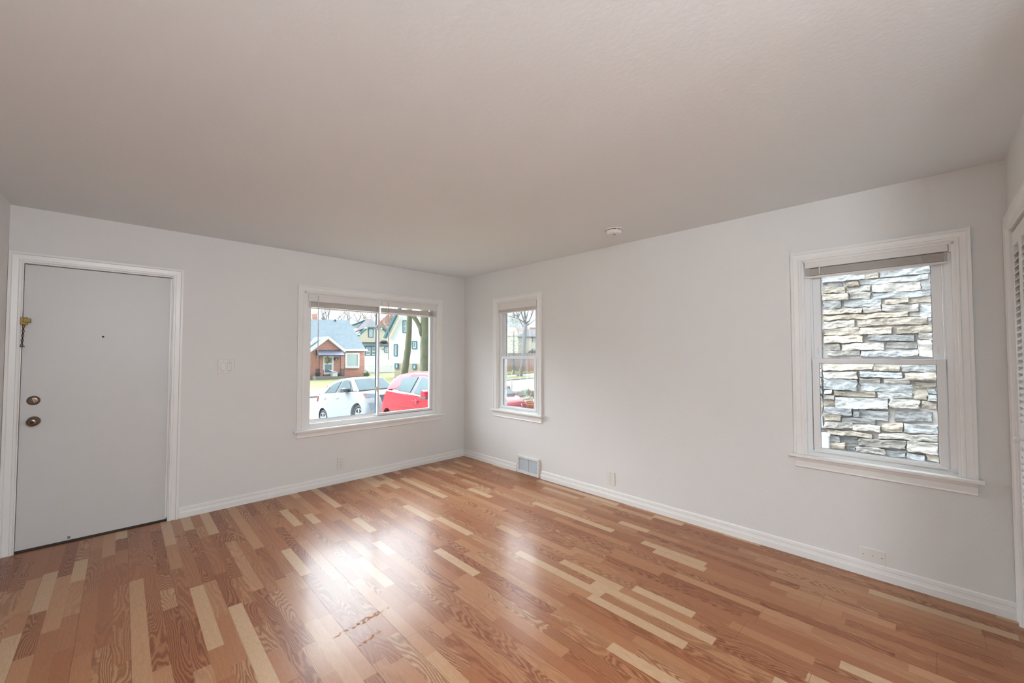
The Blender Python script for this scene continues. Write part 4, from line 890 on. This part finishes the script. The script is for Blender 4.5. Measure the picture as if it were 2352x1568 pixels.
b = BM(); lathe(b, [(8*sc_, 0), (10*sc_, 14*sc_), (11.5*sc_, 14*sc_), (11.5*sc_, 18*sc_), (10*sc_, 18*sc_), (9*sc_, 12*sc_), (0, 12*sc_)], (0, 0, 0), (0, 0, 1), 24); obj('pot', b, M['terracotta'], r_)
b = BM(); rn = random.Random(4)
for k in range(90):
    a_ = rn.random()*2*PI; q = Vector((math.cos(a_)*9*sc_*rn.random(), math.sin(a_)*9*sc_*rn.random(), 12*sc_)); d = Vector((rn.uniform(-.6, .6), rn.uniform(-.6, .6), 1)).normalized(); tube(b, [q, q+d*rn.uniform(3, 9)*sc_], [.006, .003], 3)
obj('dry_stems', b, M['leaf'], r_)
p = ground_at(1206, 906); r_ = empty('garden_container', 'small pale green container standing in the leaves', 'container', loc=p)
sc_ = (p-CAM).dot(FW)/FPX
b = BM(); lathe(b, [(3.4*sc_, 0), (3.9*sc_, 5*sc_), (3.2*sc_, 11*sc_), (1.6*sc_, 13*sc_), (0, 13*sc_)], (0, 0, 0), (0, 0, 1), 16); obj('body', b, M['green'], r_)
b = BM(); tube(b, [at(*c6(700, 1130), 13), at(*c6(640, 800), 13.1), at(*c6(595, 560), 13.2)], [.012, .009, .006], 5)
r_ = empty('garden_stake', 'thin pale garden stake leaning out of the leaves', 'stake', loc=at(*c6(700, 1130), 13)); obj('rod', b, M['ventgrey'], r_, world=True)
p = ground_at(1228, 926); r_ = empty('bare_shrub', 'leafless twiggy shrub at the right edge of the narrow window', 'shrub', loc=p); b = BM(); rn = random.Random(8)
for k in range(9): branch(b, Vector((0, 0, -.05)), Vector((rn.uniform(-.75, .35), rn.uniform(-.6, .6), 1)).normalized(), .42, .011, 3, rn, .5, 4)
obj('stems', b, M['twig'], r_)
p = ground_at(1173, 901); r_ = empty('garden_post', 'short white post beside the driveway', 'post', loc=p); sc_ = (p-CAM).dot(FW)/FPX
obj('post', bbox(-2.4*sc_, 2.4*sc_, -.04, .04, 0, 27*sc_, .01), M['white'], r_); obj('foot', bbox(-3*sc_, 3*sc_, -.06, .06, 0, 4*sc_, .01), M['ventgrey'], r_)
b = BM(); rn = random.Random(6)
for k in range(160):
    q = Vector((rn.gauss(0, .16), rn.gauss(0, .15), .1+abs(rn.gauss(0, .22)))); bmesh.ops.create_icosphere(b, subdivisions=1, radius=rn.uniform(.04, .08), matrix=Matrix.Translation(q))
p = at(842.5, 860.5, 49); p.z = GZ+.1; r_ = empty('small_bush', 'small grey-green bush at the right corner of the brick house', 'bush', loc=p); obj('foliage', b, M['fir'], r_)

# ------------------------------------------------------------------ cars
def car_root(name, label, O, deg, pit):
    a = ang(deg); pr = ang(pit); h = Vector((math.cos(a), math.sin(a), 0)); w = Vector((-h.y, h.x, 0))
    X_ = h*math.cos(pr)+Z*math.sin(pr); Z_ = -h*math.sin(pr)+Z*math.cos(pr)
    mw = Matrix((X_, w, Z_)).transposed().to_4x4(); mw.translation = O; return empty(name, label, 'car', mw=mw)
def arch(cx, cz, r, n=10): return [(cx+r*math.cos(PI-t*PI/n), cz+r*math.sin(PI-t*PI/n)) for t in range(n+1)]
def car_body(root, prof, W_, ends, m):
    """prof: (s,z) loop; ends: shrink of the overhangs near the sides, so the corners round in plan"""
    b = BM(); s_mid = sum(p[0] for p in prof)/len(prof); smin = min(p[0] for p in prof); smax = max(p[0] for p in prof); zmax = max(p[1] for p in prof); rows = []
    for t, k, dz in ((0, 1.0, .03), (.035, .72, .008), (.16, .38, 0), (.45, .12, -.01), (W_/2, 0, -.012)):
        def sh(p):
            s, z = p; lim0 = smin+.75; lim1 = smax-.75
            if s > lim1: s = lim1+(s-lim1)*(1-ends[1]*k/.75)
            if s < lim0: s = lim0+(s-lim0)*(1-ends[0]*k/.75)
            return s, z-dz*(max(0, z-.6)/max(.1, zmax-.6))
        rows.append((t, [sh(p) for p in prof]))
    rows += [(W_-t, r) for t, r in rows[:-1][::-1]]
    vs = [[b.verts.new((s, t, z)) for s, z in r] for t, r in rows]; n = len(prof)
    for r0, r1 in zip(vs, vs[1:]):
        for i in range(n): b.faces.new((r0[i], r0[(i+1) % n], r1[(i+1) % n], r1[i]))
    b.faces.new(vs[0]); b.faces.new(vs[-1][::-1])
    o_ = obj('body', b, m, root, smooth=True); o_.data.set_sharp_from_angle(angle=.75); return o_
def cabin(root, base, roof, W_, m, tb=.03, tt=.19):
    """base/roof: lists of (s,z) of the same length from rear to front"""
    b = BM(); n = len(base); L = []
    for side in (0, 1):
        f = (lambda t: t) if side == 0 else (lambda t: W_-t)
        L.append(([b.verts.new((s, f(tb), z)) for s, z in base], [b.verts.new((s, f(tt), z)) for s, z in roof]))
    (b0, r0), (b1, r1) = L
    for i in range(n-1):
        b.faces.new((b0[i], b0[i+1], r0[i+1], r0[i])); b.faces.new((b1[i], r1[i], r1[i+1], b1[i+1])); b.faces.new((r0[i], r0[i+1], r1[i+1], r1[i]))
        b.faces.new((b0[i], b1[i], b1[i+1], b0[i+1]))
    b.faces.new((b0[0], r0[0], r1[0], b1[0])); b.faces.new((b0[-1], b1[-1], r1[-1], r0[-1]))
    bmesh.ops.recalc_face_normals(b, faces=b.faces)
    sharp = [e for e in b.edges if len(e.link_faces) == 2 and e.calc_face_angle(0) > .5]
    bmesh.ops.bevel(b, geom=sharp, offset=.05, segments=3, affect='EDGES'); return obj('cabin', b, m, root, smooth=False)
def side_poly(root, name, pts, W_, m, zb, zt, tb=.03, tt=.19, th=.012, far=True, parent=None):
    T = lambda z: tb+(tt-tb)*(z-zb)/(zt-zb)-.008
    for k in ((0, 1) if far else (0,)):
        b = BM(); f = (lambda t: t) if k == 0 else (lambda t: W_-t); prism(b, [(s, f(T(z)), z) for s, z in pts], (0, (.03 if k == 0 else -.03), 0)); r = obj(name, b, m, parent or root)
        if k == 0: first = r
    return first
def wheel(root, s, W_, rad, rim, z=None, spokes=5):
    for side in (0, 1):
        y = .045 if side == 0 else W_-.045; d = -1 if side == 0 else 1; z_ = rad if z is None else z
        b = BM(); lathe(b, [(rim, -.0), (rim+.01, .012), (rad-.03, .012), (rad, -.03), (rad, -.20), (rad-.03, -.235), (rim, -.23)], (s, y, z_), (0, d, 0), 32, False); w_ = obj('wheel', b, M['tire'], root, smooth=True)
        b = BM(); lathe(b, [(rim, .004), (rim-.022, .010), (rim-.03, -.03), (rim-.03, -.12)], (s, y, z_), (0, d, 0), 28, False); lathe(b, [(0, .004), (.055, .002), (.065, -.02), (0, -.02)], (s, y, z_), (0, d, 0), 16)
        for k in range(spokes):
            a = k*2*PI/spokes+.3; c, s2 = math.cos(a), math.sin(a); px, pz = -s2, c
            for o_ in (-.12, .12):
                c2, s3 = math.cos(a+o_), math.sin(a+o_)
                prism(b, [(s+c*.04+px*.028*q, y+d*-.002, z_+s2*.04+pz*.02*q) for q in (-1, 1)]+[(s+c2*(rim-.015)-s3*.024*q, y+d*.002, z_+s3*(rim-.015)+c2*.024*q) for q in (1, -1)], (0, -d*.02, 0))
        obj('rim', b, M['alloy'], w_)
        b = BM(); lathe(b, [(rim-.028, -.028), (0, -.028)], (s, y, z_), (0, d, 0), 24, False); obj('wheel_well', b, M['black'], w_)
def pad(root, name, pts, vec, m, w=.01, parent=None):
    b = BM(); prism(b, pts, vec); bevel(b, w, 2); return obj(name, b, m, parent or root)
# white crossover pointing up the driveway
O = Vector((2.75, 9.91, -1.17)); W_ = 1.80
sv = car_root('white_crossover', 'white crossover with grey mirrors parked nose-in behind the red hatchback', O, -78, 8)
prof = [(-2.72, .42), (-2.76, .62), (-2.66, .98), (-2.55, 1.22), (-2.30, 1.31), (-1.2, 1.27), (-.2, 1.215), (.12, 1.17), (.50, 1.12), (.70, 1.02), (.80, .86), (.84, .62), (.80, .42), (.66, .30)]
prof += [(x, z) for x, z in arch(.06, .36, .43)[::-1]]+[(-.5, .27), (-1.75, .27)]+[(x, z) for x, z in arch(-2.24, .36, .40)[::-1]]
prof = [p for p in prof if p[1] > .25]
for i, p in enumerate(prof):
    if p[1] < .37 and p[0] in (.06+.43, .06-.43, -2.24+.40, -2.24-.40): prof[i] = (p[0], .30)
car_body(sv, prof, W_, (.22, .30), M['wcar'])
cabin(sv, [(-2.55, 1.24), (-1.9, 1.29), (-1.2, 1.26), (-.55, 1.22), (.12, 1.17)], [(-2.05, 1.60), (-1.65, 1.69), (-1.15, 1.755), (-.75, 1.765), (-.40, 1.70)], W_, M['wcar'])
SW = lambda n_, pts, m: side_poly(sv, n_, pts, W_, m, 1.24, 1.74)
SW('window_surround', [(-2.07, 1.305), (-1.98, 1.265), (-.34, 1.205), (-.22, 1.225), (-.20, 1.26), (-.42, 1.62), (-.55, 1.675), (-.70, 1.69), (-1.05, 1.685), (-1.38, 1.645), (-1.62, 1.57)], M['black'])
def swin(pts): return side_poly(sv, 'side_window', pts, W_, M['cglass'], 1.24, 1.74, tb=.018, tt=.178)
swin([(-1.86, 1.32), (-1.80, 1.295), (-1.25, 1.27), (-1.00, 1.66), (-1.38, 1.625), (-1.60, 1.555)]); swin([(-2.0, 1.31), (-1.90, 1.30), (-1.68, 1.52), (-1.70, 1.53)])
swin([(-1.10, 1.262), (-.40, 1.24), (-.27, 1.26), (-.46, 1.60), (-.58, 1.65), (-.86, 1.665)])
# windscreen and rear glass
def screen(root, base, roof, W_, m, name, out, tb=.12, tt=.27, t0=.08, t1=.93, tt_=.19, tb_=.03):
    (sb, zb), (sr, zr) = base, roof; L_ = lambda t: (sb+(sr-sb)*t, zb+(zr-zb)*t); a = L_(t0); c = L_(t1)
    b = BM(); prism(b, [Vector((a[0], tb, a[1])), Vector((a[0], W_-tb, a[1])), Vector((c[0], W_-tt, c[1])), Vector((c[0], tt, c[1]))], out); bevel(b, .004, 1); return obj(name, b, m, root)
screen(sv, (.12, 1.17), (-.40, 1.70), W_, M['cglass'], 'windscreen', (.012, 0, .012)); screen(sv, (-2.55, 1.24), (-2.05, 1.60), W_, M['cglass'], 'rear_window', (-.012, 0, .012))
pad(sv, 'quarter_glass', [(-2.42, .09, 1.30), (-2.18, .09, 1.30), (-1.90, .155, 1.60), (-2.08, .165, 1.56)], (0, -.012, 0), M['tail'], .003)
wheel(sv, .07, W_, .355, .235); wheel(sv, -2.23, W_, .345, .225)
for s_, z_ in ((-1.96, 1.10), (-1.14, 1.06)): pad(sv, 'door_handle', [(s_-.09, 0, z_-.015), (s_+.09, 0, z_-.02), (s_+.09, 0, z_+.012), (s_-.09, 0, z_+.017)], (0, -.03, 0), M['ventgrey'], .006)
for y_, dy in ((0, -.20), (W_, .20)):
    b = BM(); prism(b, [(-.62, y_, 1.22), (-.36, y_, 1.22), (-.38, y_, 1.35), (-.50, y_, 1.39), (-.60, y_, 1.37)], (0, dy, 0)); bevel(b, .04, 3); obj('side_mirror', b, M['black'], sv)
pad(sv, 'tail_light', [(-2.56, .02, 1.02), (-2.44, .0, 1.02), (-2.36, .0, 1.22), (-2.47, .02, 1.22)], (0, -.02, 0), M['tail'], .006)
for y_, sg in ((0, 1), (W_, -1)):
    Yp = lambda t: y_+sg*t
    hl = pad(sv, 'headlight', [(.42, Yp(.03), 1.09), (.53, Yp(.10), 1.08), (.66, Yp(.42), 1.03), (.72, Yp(.44), .93), (.60, Yp(.10), .94), (.50, Yp(.03), 1.0)], (.035, -sg*.03, 0), M['lens'], .004)
    pad(sv, 'indicator', [(.42, Yp(.02), 1.09), (.50, Yp(.05), 1.07), (.56, Yp(.07), .95), (.52, Yp(.03), .97)], (.035, -sg*.035, 0), M['amber'], .003, parent=hl)
    pad(sv, 'fog_light', [(.58, Yp(.10), .72), (.74, Yp(.42), .70), (.76, Yp(.40), .52), (.66, Yp(.14), .47)], (.10, -sg*.06, 0), M['lens'], .004)
pad(sv, 'grille', [(.70, .50, .98), (.70, W_-.50, .98), (.79, W_-.55, .68), (.79, .55, .68)], (.05, 0, 0), M['black'], .01)
pad(sv, 'lower_cladding', [(-1.75, .0, .26), (-.45, .0, .26), (-.45, .0, .33), (-1.75, .0, .33)], (0, -.012, 0), M['black'], .003)
def text_mesh(name, body, size, m, root, loc, rot, ext=.004):
    cu = bpy.data.curves.new(name, 'FONT'); cu.body = body; cu.size = size; cu.extrude = ext; cu.align_x = 'CENTER'; cu.align_y = 'CENTER'
    t = bpy.data.objects.new(name+'_tmp', cu); C.objects.link(t); dg = bpy.context.evaluated_depsgraph_get(); me = bpy.data.meshes.new_from_object(t.evaluated_get(dg)); bpy.data.objects.remove(t)
    me.materials.clear(); me.materials.append(m); o_ = bpy.data.objects.new(name, me); C.objects.link(o_); o_.parent = root; o_.location = loc; o_.rotation_euler = rot; return o_
text_mesh('door_badge', 'EQUINOX', .062, M['ventgrey'], sv, (-.62, -.004, .66), (PI/2, 0, 0))
# red hatchback nearer the house
O = Vector((.98, 4.25, -.53)); W_ = 1.70
rc = car_root('red_hatchback', 'red hatchback parked on the driveway close to the picture window', O, -95, 4)
prof = [(-.30, .34), (-.36, .58), (-.30, .78), (-.14, .95), (.02, 1.10), (.35, 1.08), (1.0, 1.03), (1.9, .965), (2.5, .925), (2.95, .87), (3.22, .76), (3.38, .60), (3.42, .42), (3.34, .28), (3.05, .24)]
prof += [(2.62+(x), z) for x, z in arch(0, .33, .37)[::-1]]+[(2.1, .22), (.5, .22)]+[(.06+x, z) for x, z in arch(0, .33, .36)[::-1]]
prof = [(s, max(z, .22)) for s, z in prof]
car_body(rc, prof, W_, (.16, .32), M['rcar'])
cabin(rc, [(-.06, 1.06), (.5, 1.07), (1.3, 1.01), (2.0, .96), (2.88, .88)], [(.16, 1.38), (.55, 1.435), (1.2, 1.46), (1.75, 1.44), (2.22, 1.36)], W_, M['rcar'], .03, .17)
RW = lambda n_, pts, m, tb=.03, tt=.17: side_poly(rc, n_, pts, W_, m, 1.0, 1.42, tb, tt)
RW('window_surround', [(.38, 1.075), (2.55, .925), (2.66, .94), (2.42, 1.12), (2.12, 1.29), (1.75, 1.358), (1.0, 1.368), (.54, 1.35), (.42, 1.29), (.36, 1.15)], M['black'])
RW('belt_trim', [(.38, 1.062), (2.55, .912), (2.55, .928), (.38, 1.080)], M['plastic'], .014, .154)
RW('side_window', [(.66, 1.083), (1.32, 1.038), (1.50, 1.342), (1.0, 1.350), (.74, 1.333)], M['cglass'], .018, .158)
RW('side_window', [(1.52, 1.02), (2.48, .95), (2.40, 1.06), (2.08, 1.255), (1.74, 1.332), (1.68, 1.335)], M['cglass'], .018, .158)
screen(rc, (2.88, .88), (2.22, 1.36), W_, M['cglass'], 'windscreen', (.012, 0, .012), .1, .24, tb_=.03); screen(rc, (-.06, 1.06), (.16, 1.38), W_, M['cglass'], 'rear_window', (-.012, 0, .012), .14, .26)
wheel(rc, .06, W_, .30, .20); wheel(rc, 2.62, W_, .30, .20)
for s_ in (1.62, .72):
    b = BM(); lathe(b, [(0, .002), (.05, .002), (.05, -.01)], (s_, -.001, .86), (0, -1, 0), 18); obj('handle_recess', b, M['tail'], rc) if s_ > 1 else b.free()
pad(rc, 'door_handle', [(1.51, -.01, .885), (1.75, -.01, .868), (1.75, -.01, .842), (1.51, -.01, .859)], (0, -.035, 0), M['rcar'], .008)
for y_, dy in ((0, -.17), (W_, .17)):
    b = BM(); prism(b, [(2.14, y_, .96), (2.38, y_, .95), (2.34, y_, 1.07), (2.22, y_, 1.10)], (0, dy, 0)); bevel(b, .035, 3); mo = obj('side_mirror', b, M['rcar'], rc)
    b = BM(); prism(b, [(2.13, y_, .93), (2.38, y_, .925), (2.38, y_, .965), (2.13, y_, .975)], (0, dy, 0)); bevel(b, .01, 2); obj('mirror_base', b, M['black'], mo)
for y_, sg in ((0, 1), (W_, -1)):
    pad(rc, 'tail_light', [(-.20, y_+sg*.10, .76), (-.08, y_+sg*.04, .78), (.0, y_+sg*.03, .98), (-.07, y_+sg*.08, .98)], (-.01, -sg*.02, 0), M['tail'], .004)
    pad(rc, 'headlight', [(2.95, y_+sg*.08, .80), (3.18, y_+sg*.28, .72), (3.26, y_+sg*.30, .60), (3.02, y_+sg*.05, .62)], (.02, -sg*.03, .01), M['lens'], .004)
pad(rc, 'door_crease', [(.74, .0, .775), (1.55, .0, .735), (1.60, .0, .722), (.74, .0, .742)], (0, -.012, 0), M['rcar'], .003)

for o_ in list(C.objects):
    if o_.parent is None and o_.get('label'):
        g = {'mini_blind': 'raised mini blinds at the windows', 'wall_outlet': 'outlets above the baseboards', 'bare_tree': 'bare trees behind the houses across the street',
             'mossy_tree': 'mossy trees on the far verge', 'planter': 'dark planters on the brick porch', 'fill_lamp': 'fill lamps added behind the camera'}.get(o_.name.split('.')[0])
        if g: o_['group'] = g
